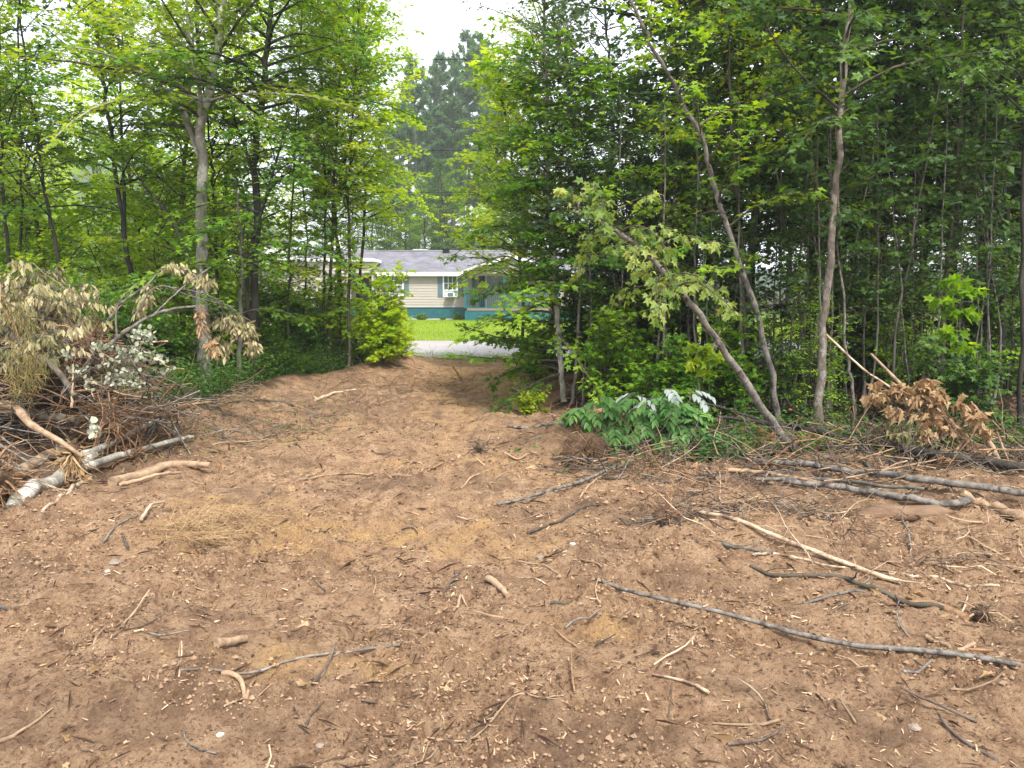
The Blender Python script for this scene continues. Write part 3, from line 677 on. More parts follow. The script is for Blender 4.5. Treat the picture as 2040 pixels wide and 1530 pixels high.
# --- left clump, front row
LF = dict(n=34, L=2.1, size=.10, tw=.6, ls=.09, ts=.12, droop=.55, zspread=.08, flat=.3)
px_tree("thickest left tree with pale lichen bark and a wide fork above", [(410, 783), (407, 700), (404, 600), (404, 500), (401, 400), (404, 320), (400, 250), (418, 180), (432, 100), (442, 10)], 12.4, 25, top=(3.2, .5), bark='bark_lichen', leaf='leaf_yellow',
        fol=(dict(LF, t0=.42, n=42, L=2.5, tint=.55),), forks=((.50, [(352, 200, .3), (300, 178, .5), (262, 120, .8), (200, 20, 1.0)], 15), (.56, [(398, 180, -.2), (380, 100, -.3), (372, 0, -.4)], 11)), r_top=.5, flare=1.5)
px_tree("dark twin stemmed tree just right of the pale lichen trunk", [(505, 775), (507, 650), (509, 520), (512, 400), (508, 320), (520, 215), (530, 130), (540, 0)], 12.7, 17, top=(3.0, .4), bark='bark_dark', leaf='leaf_mid',
        fol=(dict(LF, t0=.45, n=40, L=2.3, tint=.5),), forks=((.12, [(492, 600, -.1), (498, 500, -.2), (522, 420, -.2), (548, 330, 0), (570, 250, .2)], 11), (.42, [(490, 300, .1), (468, 240, .3), (450, 160, .4)], 8)), r_top=.5)
px_tree("dark tree bending left behind the brush pile, forked low", [(266, 640), (262, 560), (250, 500), (243, 420), (226, 310), (215, 230), (205, 160), (190, 40)], 13.6, 11, top=(3, .3), bark='bark_dark', leaf='leaf_mid',
        fol=(dict(LF, t0=.35, n=36, L=2.2, tint=.5),), forks=((.3, [(247, 380, 0), (244, 300, 0), (240, 200, 0), (236, 60, 0)], 8),))
px_tree("slim straight tree leaning left at the far left", [(128, 600), (118, 520), (95, 420), (84, 350), (72, 240), (58, 180), (40, 20)], 14.2, 8, top=(3, .3), bark='bark_dark', leaf='leaf_yellow',
        fol=(dict(LF, t0=.3, n=34, L=2.1, tint=.5),), forks=((.45, [(60, 300, .2), (20, 210, .3)], 5),))
px_tree("thin dark tree near the left margin of the woods", [(40, 640), (41, 500), (42, 380), (38, 200), (36, 0)], 14.6, 6, top=(3, .3), bark='bark_dark', leaf='leaf_mid', fol=(dict(LF, t0=.3, n=30, L=1.9, tint=.55),))
px_tree("outermost left tree, trunk half cut by the picture edge", [(18, 640), (14, 500), (6, 380), (0, 200), (-6, 0)], 14.0, 8, top=(3, .3), bark='bark_dark', leaf='leaf_mid', fol=(dict(LF, t0=.3, n=32, L=2.1, tint=.45),))
px_tree("thin bowed tree beside the pale lichen trunk", [(440, 770), (434, 600), (430, 500), (426, 410), (424, 330), (415, 250)], 13.6, 8, top=(2, .3), bark='bark_dark', leaf='leaf_yellow', fol=(dict(LF, t0=.3, n=26, L=1.6, tint=.55),))
px_tree("diagonal limb-like sapling leaning left from the lichen trunk", [(392, 700), (386, 560), (372, 500), (338, 430), (300, 385), (262, 330), (210, 290)], 13.3, 9, bark='bark_grey', leaf='leaf_yellow', fol=(dict(LF, t0=.4, n=20, L=1.3, tint=.6),), r_top=.2)
px_tree("grey dead-barked stem standing between the two dark left trunks", [(478, 785), (476, 700), (482, 560), (480, 470), (470, 360)], 12.3, 11, bark='bark_grey', leaf='leaf_mid', fol=(dict(LF, t0=.3, n=14, L=1.1, tint=.4),), r_top=.3)
SP = dict(n=30, L=1.35, size=.095, tw=.45, ls=.075, ts=.12, droop=.5, zspread=.1, flat=.3)
for lb, pts, D, w, k in (
    ("left one of the two close saplings at the clearing edge", [(644, 748), (645, 600), (648, 450), (645, 300), (640, 150)], 15.2, 6, .5),
    ("right one of the two close saplings, slightly thicker", [(656, 752), (658, 600), (662, 470), (668, 330), (672, 220)], 15.0, 8, .6),
    ("dark sapling between the close pair and the last upright stem", [(678, 745), (679, 600), (678, 500), (668, 430), (700, 250)], 15.3, 6, .6),
    ("last upright sapling before the bright shrub, darkest stem", [(695, 768), (696, 650), (697, 520), (694, 450), (697, 320), (706, 180)], 14.8, 7.5, .7),
    ("thin sapling rising behind the sawn stub left of the saplings", [(603, 760), (606, 620), (612, 480), (600, 330), (590, 160)], 15.8, 5, .5),
    ("slim sapling in shade right of the twin stemmed tree", [(572, 775), (574, 640), (580, 500), (584, 360), (590, 230), (600, 60)], 14.2, 5.5, .45)):
    px_tree(lb, pts, D, w, top=(1.6, .2), bark='bark_brown', leaf='leaf_lime', name='maple_sapling', group="saplings along the left side of the track", fol=(dict(SP, t0=.12, tint=k - .15, n=64, L=1.5, prof=lambda u: .26 if u < .34 else 1.0),))
px_tree("bright maple whose crown bulges right over the track", [(706, 716), (716, 560), (728, 420), (724, 300), (708, 190), (690, 110)], 17.6, 7, top=(1.0, .2), bark='bark_brown', leaf='leaf_lime', fol=(dict(SP, t0=.40, n=110, L=1.55, tint=.5, size=.10, prof=lambda u: .95 if u < .6 else .75),))
px_tree("tall light crowned maple behind the bulging one", [(676, 740), (672, 500), (660, 300), (640, 160), (628, 30)], 16.8, 7, top=(1.0, .2), bark='bark_brown', leaf='leaf_yellow', fol=(dict(SP, t0=.42, n=80, L=1.6, tint=.75),))
def shrub(label, px, py, D, w, h, leaf, shape='ovate', size=.07, n=14, tint=.5, name='shrub', group=None, dens=1.0, bark='bark_brown', base=None, hang=0.):
    b = at(px, py, D) if base is None else np.array(base, float); b[2] = hz(b[0], b[1], True) - .02
    wood, lf = MB(), MB()
    for i in range(n):
        a = rng.uniform(0, 6.28); s = rng.uniform(.1, .5) * w; hh = h * rng.uniform(.55, 1.05)
        P = smooth_path([[0, 0, 0], [math.cos(a) * s * .3, math.sin(a) * s * .3, hh * .45], [math.cos(a) * s, math.sin(a) * s, hh]], 9)
        P[1:] += rng.normal(0, .02, (8, 3)); r = np.linspace(.011, .003, 9) * (h / 2) ** .5
        wood.tube(P, r, 5, 0, .5, cap=False)
        foliage(wood, lf, P, r, t0=.12, n=max(5, int(13 * dens)), L=w * .36, size=size, shape=shape, tw=.26 * max(w, .6), ts=.09, ls=size * .75, tint=tint, droop=.3, zspread=.25, hang=hang, el=(20, 60))
    return finish(name, wood, lf, M[bark], M[leaf], label, 'shrub', group, b, wn='stems', ln='leaves')
shrub("bright yellow green shrub beside the track end, in front of the house", 764, 726, 14.9, 1.05, 2.0, 'leaf_lime', 'maple', .09, 20, .8)
shrub("lower green shrub spilling onto the track below the bright one", 800, 716, 16.2, .7, .8, 'leaf_lime', 'ovate', .06, 12, .6)
shrub("dark leafy bush under the saplings at the left edge", 590, 752, 15.0, 1.5, 1.2, 'leaf_mid', 'ovate', .07, 12, .3)
shrub("green bush in front of the twin stemmed tree", 545, 775, 13.6, 1.3, .9, 'leaf_mid', 'ovate', .06, 10, .4)
shrub("lush bush behind the saplings catching light", 650, 735, 16.6, 1.8, 1.7, 'leaf_yellow', 'maple', .09, 12, .5)
shrub("mid green bush right of the last upright sapling", 722, 742, 15.8, 1.0, 1.0, 'leaf_yellow', 'ovate', .06, 12, .7)
shrub("green bush behind the brush pile, left of the lichen trunk", 340, 760, 12.6, 1.6, 1.3, 'leaf_mid', 'maple', .08, 12, .4)
shrub("tall dark bush behind the top of the brush pile", 215, 700, 11.5, 2.0, 1.9, 'leaf_mid', 'maple', .08, 13, .3)
shrub("leafy bush at the left margin behind the pile", 60, 660, 11.5, 2.2, 2.1, 'leaf_yellow', 'maple', .09, 12, .4)
shrub("sunlit bush seen under the fork of the lichen trunk", 455, 740, 15.5, 2.0, 1.9, 'leaf_yellow', 'maple', .09, 13, .5)
shrub("broad bush between the lichen and twin stemmed trees", 540, 720, 16.5, 2.2, 2.3, 'leaf_mid', 'maple', .09, 13, .6)
# --- right side, front row
RF = dict(n=34, L=1.6, size=.095, tw=.5, ls=.07, ts=.11, droop=.45, zspread=.1, flat=.35)
px_tree("mottled maple at the right of the track with low boughs over it", [(1125, 818), (1118, 740), (1110, 640), (1104, 560), (1100, 470), (1092, 350), (1088, 230)], 10.8, 12, top=(.6, .3), bark='bark_lichen', leaf='leaf_mid',
        fol=(dict(RF, t0=.08, n=46, L=1.25, tint=.6, az=(3.3, 1.0), droop=.35, el=(0, 25), prof=lambda u: 1.05 if u < .3 else .7), dict(RF, t0=.3, n=34, L=.95, tint=.6)), r_top=.4)
px_tree("pale slim pole tree right of the mottled maple", [(1140, 818), (1146, 730), (1152, 640), (1155, 540), (1150, 430), (1140, 300)], 10.6, 8, top=(1.5, .2), bark='bark_pole', leaf='leaf_aspen', fol=(dict(RF, t0=.4, n=44, L=1.25, size=.07, shape='round', tint=.4),))
px_tree("thin green-grey stem leaning right behind the leafy fallen top", [(1158, 830), (1166, 730), (1176, 640), (1174, 560), (1168, 440), (1160, 330)], 10.4, 5, top=(1.2, .2), bark='bark_pole', leaf='leaf_mid', fol=(dict(RF, t0=.3, n=34, L=1.2, tint=.45),))
px_tree("round leaved aspen with dense grey green crown", [(1205, 800), (1206, 650), (1190, 480), (1175, 350), (1150, 250)], 11.6, 7, top=(1.2, .2), bark='bark_grey', leaf='leaf_aspen', name='aspen_tree', fol=(dict(RF, t0=.3, n=66, L=1.55, size=.075, shape='round', ls=.06, tint=.4),))
px_tree("bright maple bulging left toward the track, lit yellow green", [(1040, 722), (1040, 600), (1030, 450), (1022, 340), (1010, 240), (1000, 190)], 16.5, 7, top=(.5, .1), bark='bark_brown', leaf='leaf_lime', fol=(dict(SP, t0=.28, n=105, L=1.7, tint=.5, size=.10),))
px_tree("yellow green maple behind the aspen crown", [(1100, 730), (1100, 560), (1095, 400), (1080, 280), (1070, 180)], 15.0, 7, top=(1, .2), bark='bark_brown', leaf='leaf_yellow', fol=(dict(SP, t0=.3, n=80, L=1.9, tint=.8, size=.10),))
px_tree("tall thin poplar whose airy top stands against the sky", [(1100, 735), (1096, 500), (1090, 320), (1088, 200), (1086, 90), (1084, 0)], 13.8, 8, top=(2.4, .3), bark='bark_pole', leaf='leaf_aspen', name='poplar_tree', fol=(dict(t0=.56, n=46, L=1.7, size=.065, tw=.42, ls=.085, ts=.17, droop=.2, shape='ovate', tint=.45, zspread=.3, flat=.7),), r_top=.45)
px_tree("second airy poplar right of the first, leaves against the sky", [(1230, 760), (1226, 500), (1222, 300), (1215, 150), (1205, 0)], 14.5, 8, top=(2.4, .3), bark='bark_pole', leaf='leaf_aspen', name='poplar_tree', fol=(dict(t0=.5, n=46, L=1.8, size=.065, tw=.42, ls=.085, ts=.17, droop=.2, shape='ovate', tint=.45, zspread=.3, flat=.7),), r_top=.45)
# leaning and upright trunks
px_tree("thick leaning trunk slanting left from the log heap, maple leaves at its top", [(1602, 926), (1545, 850), (1500, 785), (1420, 665), (1345, 566), (1265, 488), (1190, 440), (1140, 420)], 7.3, 18, lean=-.7, bark='bark_pole', leaf='leaf_pallid', nseg=30, r_top=.28, flare=1.0,
        fol=(dict(t0=.60, n=30, L=.75, size=.08, tw=.28, ls=.075, ts=.12, droop=1.0, hang=.7, tint=.6, shape='maple', flat=.6),))
px_tree("longer leaning trunk behind it, curving up to the left", [(1552, 855), (1535, 737), (1507, 626), (1463, 494), (1431, 395), (1414, 329), (1385, 255), (1340, 165), (1303, 95), (1270, 30)], 9.2, 12, lean=-.6, top=(.8, 0), bark='bark_pole', leaf='leaf_mid', nseg=34, r_top=.4,
        fol=(dict(t0=.3, n=26, L=.95, size=.10, tw=.35, ls=.085, ts=.13, droop=.5, tint=.7),))
RU = dict(n=32, L=1.5, size=.09, tw=.5, ls=.075, ts=.12, droop=.45, zspread=.28, flat=.6)
px_tree("reddish barked straight trunk at right centre", [(1630, 872), (1634, 780), (1638, 700), (1645, 600), (1652, 520), (1662, 400), (1673, 280), (1682, 120), (1692, 0)], 8.7, 17, top=(3, .3), bark='bark_red', leaf='leaf_dark', fol=(dict(RU, t0=.42, n=40, tint=.55),), r_top=.55, flare=1.2)
px_tree("slender upright trunk crossing the longer leaning one", [(1482, 862), (1482, 700), (1476, 500), (1466, 400), (1460, 300), (1453, 150), (1448, 0)], 10.0, 9, top=(3, .3), bark='bark_brown', leaf='leaf_yellow', fol=(dict(RU, t0=.3, n=42, L=1.4, tint=.6),))
px_tree("dark forked trunk between the leaning one and the reddish one", [(1482, 800), (1486, 650), (1495, 520), (1505, 400), (1513, 300), (1520, 195), (1527, 120), (1536, 0)], 11.2, 14, top=(3, .3), bark='bark_grey', leaf='leaf_dark', fol=(dict(RU, t0=.35, n=40, tint=.55),), forks=((.72, [(1560, 110, 0), (1580, 50, .1), (1592, -20, .2)], 6),), r_top=.6)
px_tree("thin whip-like stem right of the reddish trunk", [(1706, 832), (1700, 770), (1686, 700), (1682, 600), (1672, 500), (1672, 380)], 9.0, 7, top=(1.5, .2), bark='bark_pole', leaf='leaf_dark', fol=(dict(RU, t0=.5, n=22, L=1.0, tint=.55),))
px_tree("dark brown trunk left of the slender upright trunk", [(1412, 850), (1408, 700), (1408, 500), (1410, 300), (1412, 150), (1413, 0)], 10.8, 9, top=(3, .3), bark='bark_dark', leaf='leaf_yellow', fol=(dict(RU, t0=.3, n=40, L=1.4, tint=.55),))
px_tree("slightly crooked dark stem under the leaning maple leaves", [(1392, 850), (1388, 700), (1372, 560), (1368, 400), (1352, 250), (1344, 0)], 11.5, 9, top=(3, .3), bark='bark_dark', leaf='leaf_dark', fol=(dict(RU, t0=.3, n=40, L=1.5, tint=.6),))
px_tree("straight blackish trunk deep right of the reddish one", [(1738, 800), (1742, 500), (1750, 400), (1757, 200), (1765, 0)], 14.0, 12, top=(3, .3), bark='bark_dark', leaf='leaf_dark', fol=(dict(RU, t0=.35, n=40, L=1.9, tint=.5),))
px_tree("grey brown trunk behind the dead tan leaves", [(1878, 800), (1885, 560), (1895, 440), (1905, 320), (1914, 200), (1922, 0)], 10.8, 10, top=(3, .3), bark='bark_brown', leaf='leaf_dark', fol=(dict(RU, t0=.35, n=42, L=1.7, tint=.6),))
px_tree("dark trunk close to the right margin", [(1990, 800), (2000, 600), (2004, 480), (2004, 300), (2000, 0)], 11.5, 12, top=(3, .3), bark='bark_dark', leaf='leaf_dark', fol=(dict(RU, t0=.35, n=42, L=1.9, tint=.5),))
px_tree("dim trunk between the blackish and the grey brown ones", [(1830, 790), (1836, 600), (1840, 400), (1852, 200), (1860, 0)], 13.0, 9, top=(3, .3), bark='bark_dark', leaf='leaf_dark', fol=(dict(RU, t0=.35, n=42, L=1.9, tint=.6),))
px_tree("trunk leaning slightly right at the far right edge", [(2032, 860), (2036, 600), (2042, 300), (2050, 0)], 9.0, 10, top=(3, .3), bark='bark_dark', leaf='leaf_dark', fol=(dict(RU, t0=.4, n=40, L=1.6, tint=.7),))
KIND_LOOK = {'mapleA': 'yellow green', 'mapleB': 'mid green', 'darkA': 'deep green', 'under': 'mid green', 'underlime': 'light green', 'lime': 'light green', 'pole': 'high crowned'}
def near_what(x, y):
    px = 1020 + FPX * x / max(y, 1)
    for lim, w in ((-200, 'beyond the left picture edge'), (130, 'behind the left picture margin'), (330, 'behind the brush pile'), (470, 'behind the pale lichen trunk'), (600, 'behind the dark twin stemmed tree'), (840, 'behind the clearing-edge saplings'),
                   (1150, 'in the gap'), (1260, 'behind the uprooted sapling'), (1420, 'behind the thick leaning trunk'), (1560, 'behind the longer leaning trunk'), (1700, 'behind the reddish straight trunk'), (1860, 'behind the fallen trunk'), (2040, 'at the dark right margin'), (9999, 'beyond the right picture edge')):
        if px < lim: return w
# understory whips
for i, (pts, D, w) in enumerate(([(1250, 770), (1245, 660), (1228, 580)], [(1236, 780), (1238, 700), (1222, 620)], [(1205, 770), (1190, 700), (1183, 655)], [(1275, 800), (1268, 650), (1262, 520)],
        [(1320, 820), (1328, 650), (1322, 480)], [(1300, 830), (1312, 700), (1330, 520)], [(1440, 850), (1436, 700), (1425, 560)], [(1560, 850), (1572, 700), (1590, 540)],
        [(1596, 840), (1600, 720), (1606, 560)], [(1580, 830), (1590, 680), (1612, 600)], [(1716, 820), (1722, 640), (1730, 480)], [(1760, 800), (1780, 640), (1790, 500)],
        [(1800, 790), (1815, 640), (1812, 480)], [(1850, 770), (1858, 640), (1880, 560)], [(1905, 800), (1912, 640), (1925, 470)], [(1950, 820), (1955, 640), (1985, 450)], [(1530, 830), (1540, 660), (1548, 500)],
        [(1345, 830), (1356, 680), (1352, 540)], [(1458, 850), (1460, 700), (1468, 560)], [(1650, 850), (1666, 700), (1700, 520)], [(1185, 800), (1192, 700), (1214, 560)])) if False else enumerate([]):
    pass
WH = [([(int(x), int(y)), (int(x + a), int(y - 170)), (int(x + a * b), int(y - 350))], D) for x, y, a, b, D in zip(rng.uniform(1190, 2030, 34), rng.uniform(775, 850, 34), rng.normal(0, 12, 34), rng.uniform(-1, 3, 34), rng.uniform(9.2, 11.5, 34))] + [([(1250, 770), (1245, 660), (1228, 580)], 10.8), ([(1205, 770), (1190, 700), (1183, 655)], 11), ([(1275, 800), (1268, 650), (1262, 520)], 10.8), ([(1320, 820), (1328, 650), (1322, 480)], 10.5), ([(1300, 830), (1312, 700), (1330, 520)], 10.2),
      ([(1440, 850), (1436, 700), (1425, 560)], 10.0), ([(1560, 850), (1572, 700), (1590, 540)], 10.2), ([(1596, 840), (1600, 720), (1606, 560)], 10), ([(1580, 830), (1590, 680), (1612, 600)], 10.6), ([(1716, 820), (1722, 640), (1730, 480)], 11),
      ([(1760, 800), (1780, 640), (1790, 500)], 11.5), ([(1800, 790), (1815, 640), (1812, 480)], 12), ([(1850, 770), (1858, 640), (1880, 560)], 12), ([(1905, 800), (1912, 640), (1925, 470)], 11.6), ([(1950, 820), (1955, 640), (1985, 450)], 11),
      ([(1530, 830), (1540, 660), (1548, 500)], 10.8), ([(1345, 830), (1356, 680), (1352, 540)], 10.6), ([(1458, 850), (1460, 700), (1468, 560)], 11), ([(1650, 850), (1666, 700), (1700, 520)], 10.4)]
for i, (pts, D) in enumerate(WH):
    px_tree(("pale" if i % 3 else "dark") + (" very thin" if i % 2 else " thin") + " whip standing in shade " + near_what((pts[0][0] - 1020) / FPX, 1.0), pts, D, rng.uniform(3.5, 7), top=(1.6, .1), bark='bark_pole' if i % 3 else 'bark_grey', leaf='leaf_dark', name='sapling_whip', group="thin whips in the shade of the right woods", nseg=12, fol=(dict(RU, t0=.35, n=12, L=.6, size=.075, tint=.6),))
# --- woods behind: prototypes and copies
def proto(hh, r0, leaf, bark, t0, n, L, size, shape, tint, twr=.003, wob=.12, **k):
    P = np.zeros((16, 3)); P[:, 2] = np.linspace(-.05, hh, 16); P[:, :2] = np.cumsum(rng.normal(0, wob, (16, 2)), 0) * np.linspace(0, 1, 16)[:, None]
    r = np.linspace(r0, r0 * .2, 16); r[0] *= 1.3; wood, lf = MB(), MB(); wood.tube(P, r, 8, 0, .5, rough=.05)
    foliage(wood, lf, P, r, t0=t0, n=n, L=L, size=size, shape=shape, tint=tint, twigs=False, **k)
    t = finish('woodland_tree', wood, lf, M[bark], M[leaf], 'x', 'tree', None)
    return t
PR = {
 'mapleA': proto(10, .08, 'leaf_yellow', 'bark_dark', .18, 60, 2.2, .11, 'kite', .5, tw=.65, ls=.085, ts=.15, droop=.5),
 'mapleB': proto(9, .07, 'leaf_mid', 'bark_dark', .15, 60, 2.0, .11, 'kite', .55, tw=.65, ls=.085, ts=.15, droop=.4),
 'darkA': proto(11, .09, 'leaf_dark', 'bark_dark', .22, 64, 2.4, .12, 'kite', .5, tw=.7, ls=.09, ts=.16, droop=.4),
 'underlime': proto(3.6, .025, 'leaf_lime', 'bark_brown', .06, 46, 1.3, .10, 'kite', .35, tw=.5, ls=.085, ts=.14, droop=.4),
 'under': proto(4.2, .03, 'leaf_mid', 'bark_dark', .08, 46, 1.3, .10, 'kite', .45, tw=.5, ls=.085, ts=.14, droop=.4),
 'lime': proto(8, .06, 'leaf_lime', 'bark_brown', .12, 60, 2.0, .12, 'kite', .4, tw=.65, ls=.095, ts=.15, droop=.4),
 'pole': proto(12, .06, 'leaf_mid', 'bark_dark', .5, 34, 1.6, .11, 'kite', .5, tw=.6, ls=.09, ts=.15, droop=.4),
}
used = set()
def put(kind, x, y, s=1.0, label='', group='', rz=None, name='woodland_tree', cat=None):
    src = PR[kind]
    t = src if kind not in used else copy_tree(src)
    used.add(kind); t.name = name; t["label"] = label; t["group"] = group
    t.location = (x, y, hz(x, y) if y < 20 else 0.0); t.rotation_euler.z = rng.uniform(0, 6.28) if rz is None else rz; t.scale = (s, s, s * rng.uniform(.9, 1.12))
    return t
def scatter(kinds, label, group, pts, smin=.85, smax=1.2, name='woodland_tree'):
    ym = sum(p[1] for p in pts) / len(pts)
    for (x, y) in pts:
        k = kinds[rng.integers(len(kinds))]; w = near_what(x, y)
        lb = KIND_LOOK[k] + ' ' + label + (' ' + w if w != 'in the gap' else '') + (', near row' if y < ym else ', far row')
        put(k, x, y, rng.uniform(smin, smax), lb, group, name=name)
def grid(x0, x1, y0, y1, nx, ny, jit=.8):
    o = []
    for j in range(ny):
        for i in range(nx):
            o.append((x0 + (x1 - x0) * (i + .5 + rng.uniform(-.5, .5) * jit) / nx, y0 + (y1 - y0) * (j + .5 + rng.uniform(-.5, .5) * jit) / ny))
    return o
L1 = [(x, y) for x, y in grid(-17, -4.0, 15.6, 18.4, 6, 2) if x < -5.6]
scatter(['lime', 'mapleA', 'lime'], "slim maple", "maples of the left belt", L1)
scatter(['underlime'], "low sapling", "low saplings of the left belt", [(x, y) for x, y in grid(-17, -3.4, 14.2, 18.6, 10, 3) if x < -5.0], .7, 1.1, 'low_sapling')
RX = [(x, y) for x, y in grid(2.9, 19, 11.6, 18.4, 9, 5)]
scatter(['darkA', 'darkA', 'pole', 'darkA', 'darkA'], "slim tree in the right woods", "trees deep in the right woods", RX)
scatter(['mapleA', 'mapleB'], "small maple by the road", "roadside maples of the right woods", [(1.9, 17.2), (3.0, 17.8), (4.6, 18.0), (2.6, 15.5)], .45, .6)
scatter(['under'], "shaded low sapling", "low saplings under the right woods", grid(2.0, 17, 11.0, 17.5, 9, 3), .5, .9, 'low_sapling')
# across the road
scatter(['lime', 'mapleA', 'lime'], "broad tree beyond the road", "trees beyond the road on the left", [(x, y) for x, y in grid(-52, -17, 33, 62, 7, 2)] + [(-16.5, 40), (-19, 36), (-24, 41), (-18, 47), (-21, 55), (-27, 50), (-17.5, 58), (-30, 38), (-36, 46)], 1.1, 1.7)
scatter(['mapleB', 'darkA'], "broad tree beyond the road", "trees beyond the road on the right", [(x, y) for x, y in grid(10, 55, 32, 62, 8, 2)], 1.1, 1.6)
scatter(['darkA', 'mapleB', 'mapleB', 'lime'], "leafy tree behind the house", "leafy trees behind the beige house", [(-12.5, 58.6), (-10.8, 58.2), (-9.6, 58.8), (-8.2, 58.4), (-6.8, 59), (-5, 58.6), (-3.4, 59), (-1.6, 58.6), (-11.4, 60.5), (-9, 60.2), (-12, 66), (-8, 65), (-4, 65.5), (.5, 65), (-13, 63), (-9.8, 61), (-7.2, 62.5), (-5.2, 61.0), (-2.6, 63), (-.6, 61.5), (2, 63), (5, 62), (8, 64), (-16, 64), (-11, 69), (-6.2, 68), (-1.2, 68.5), (4, 69)], .85, 1.15)
# pines
def pine_proto(hh, seed):
    P = np.zeros((20, 3)); P[:, 2] = np.linspace(-.1, hh, 20); P[:, :2] = np.cumsum(rng.normal(0, .05, (20, 2)), 0)
    r = np.linspace(.26, .03, 20); wood, lf = MB(), MB(); wood.tube(P, r, 8, 0, .5)
    TA, TD, TL = [], [], []
    for i in range(96):
        u = (i + rng.random()) / 96; z = hh * (.16 + .84 * u); a = rng.uniform(0, 6.28)
        Ln = (3.3 * (1 - u) ** .55 + .35) * rng.uniform(.55, 1.15)
        if u < .32 and rng.random() < .55: Ln *= .5
        e = R(-8 + 40 * u + rng.normal(0, 8)); p0 = np.array([0, 0, z]); p0[:2] = [np.interp(z, P[:, 2], P[:, k]) for k in (0, 1)]
        K = 5; d = np.array([math.cos(a) * math.cos(e), math.sin(a) * math.cos(e), math.sin(e)]); pts = [p0]
        for k in range(K): d = unit(d + rng.normal(0, .07, 3) + np.array([0, 0, .07])); pts.append(pts[-1] + d * Ln / K)
        pts = np.array(pts); wood.tube(pts, np.linspace(.035, .008, K + 1), 4, 0, .5, cap=False)
        dead = u < .3 and rng.random() < .5
        if dead: continue
        s = np.arange(.2, 1.01, .13 / Ln); q = np.stack([np.interp(s * K, np.arange(K + 1), pts[:, k]) for k in range(3)], 1)
        dirs = unit(np.stack([np.interp(s * K, np.arange(K + 1), np.gradient(pts[:, k])) for k in range(3)], 1)); sg = np.where(np.arange(len(s)) % 2, 1, -1)[:, None]
        hs = unit(np.cross(dirs, [0, 0, 1.])); dd = unit(dirs * .75 + sg * hs * .65 + rng.normal(0, .12, (len(s), 3)) + np.array([0, 0, .15]))
        TA.append(q); TD.append(dd); TL.append(np.full(len(s), .65) * rng.uniform(.6, 1.2, len(s)) * (1.1 - .4 * s))
    TA, TD, TL = map(np.concatenate, (TA, TD, TL))
    # needle tufts along each twig
    cnt = 30; idx = np.repeat(np.arange(len(TA)), cnt); fr = rng.random(len(idx)) * 1.05
    ax = unit(TD[idx] * .9 + rng.normal(0, .75, (len(idx), 3)) + np.array([0, 0, .35])); pos = TA[idx] + TD[idx] * (fr * TL[idx])[:, None]
    lf.leaves(pos, ax, rng.normal(size=(len(idx), 3)), .33 * rng.uniform(.7, 1.2, len(idx)), 'spray', 0, np.clip(.35 + .5 * rng.random(len(idx)), 0, 1))
    return finish('pine_tree', wood, lf, M['bark_grey'], M['needle'], 'x', 'pine')
PR['pineA'] = pine_proto(25, 1); PR['pineB'] = pine_proto(24, 2)
pl = [(835, 78, 1.02, "pineA", "leftmost tall pine against the sky gap"), (815, 84, .96, "pineB", "pine close behind the leftmost tall one"), (882, 82, .98, "pineB", "middle tall pine of the sky gap"), (905, 79, .93, "pineA", "slim pine between the middle and right ones"), (958, 80, 1.10, "pineA", "tallest pine at the right of the sky gap"), (935, 87, 1.12, "pineB", "pine set back behind the tallest one"), (990, 84, 1.0, "pineB", "pine half hidden by the right maples"), (860, 92, 1.02, "pineA", "farthest pine seen between the front ones"),
 (892, 100, 1.12, 'pineB', 'farthest distant pine in the very middle'), (970, 98, 1.22, 'pineA', 'distant pine behind the tallest one'), (800, 99, 1.08, 'pineB', 'distant pine at the left side of the gap'),
      (770, 86, .9, "pineB", "pine half hidden by the left maple crown"), (1040, 88, 1.0, "pineA", "pine behind the airy poplar")]
for px, Y, s, k, lb in pl:
    p = at(px, 500, Y); put(k, p[0], Y, s, lb, "tall pines behind the beige house", name='pine_tree')
for i, (x, y) in enumerate([(-30, 82), (-42, 90), (-22, 90), (-55, 84), (-68, 95), (25, 90), (38, 84), (52, 92), (12, 95)]):
    put('pineA' if i % 2 else 'pineB', x, y, rng.uniform(.6, .85), "far pine showing only through gaps between nearer crowns", "far pines behind the woods", name='pine_tree')
for k_ in PR:      # a kind that was never planted leaves nothing behind
    if k_ not in used:
        for c_ in list(PR[k_].children): bpy.data.objects.remove(c_)
        bpy.data.objects.remove(PR[k_])
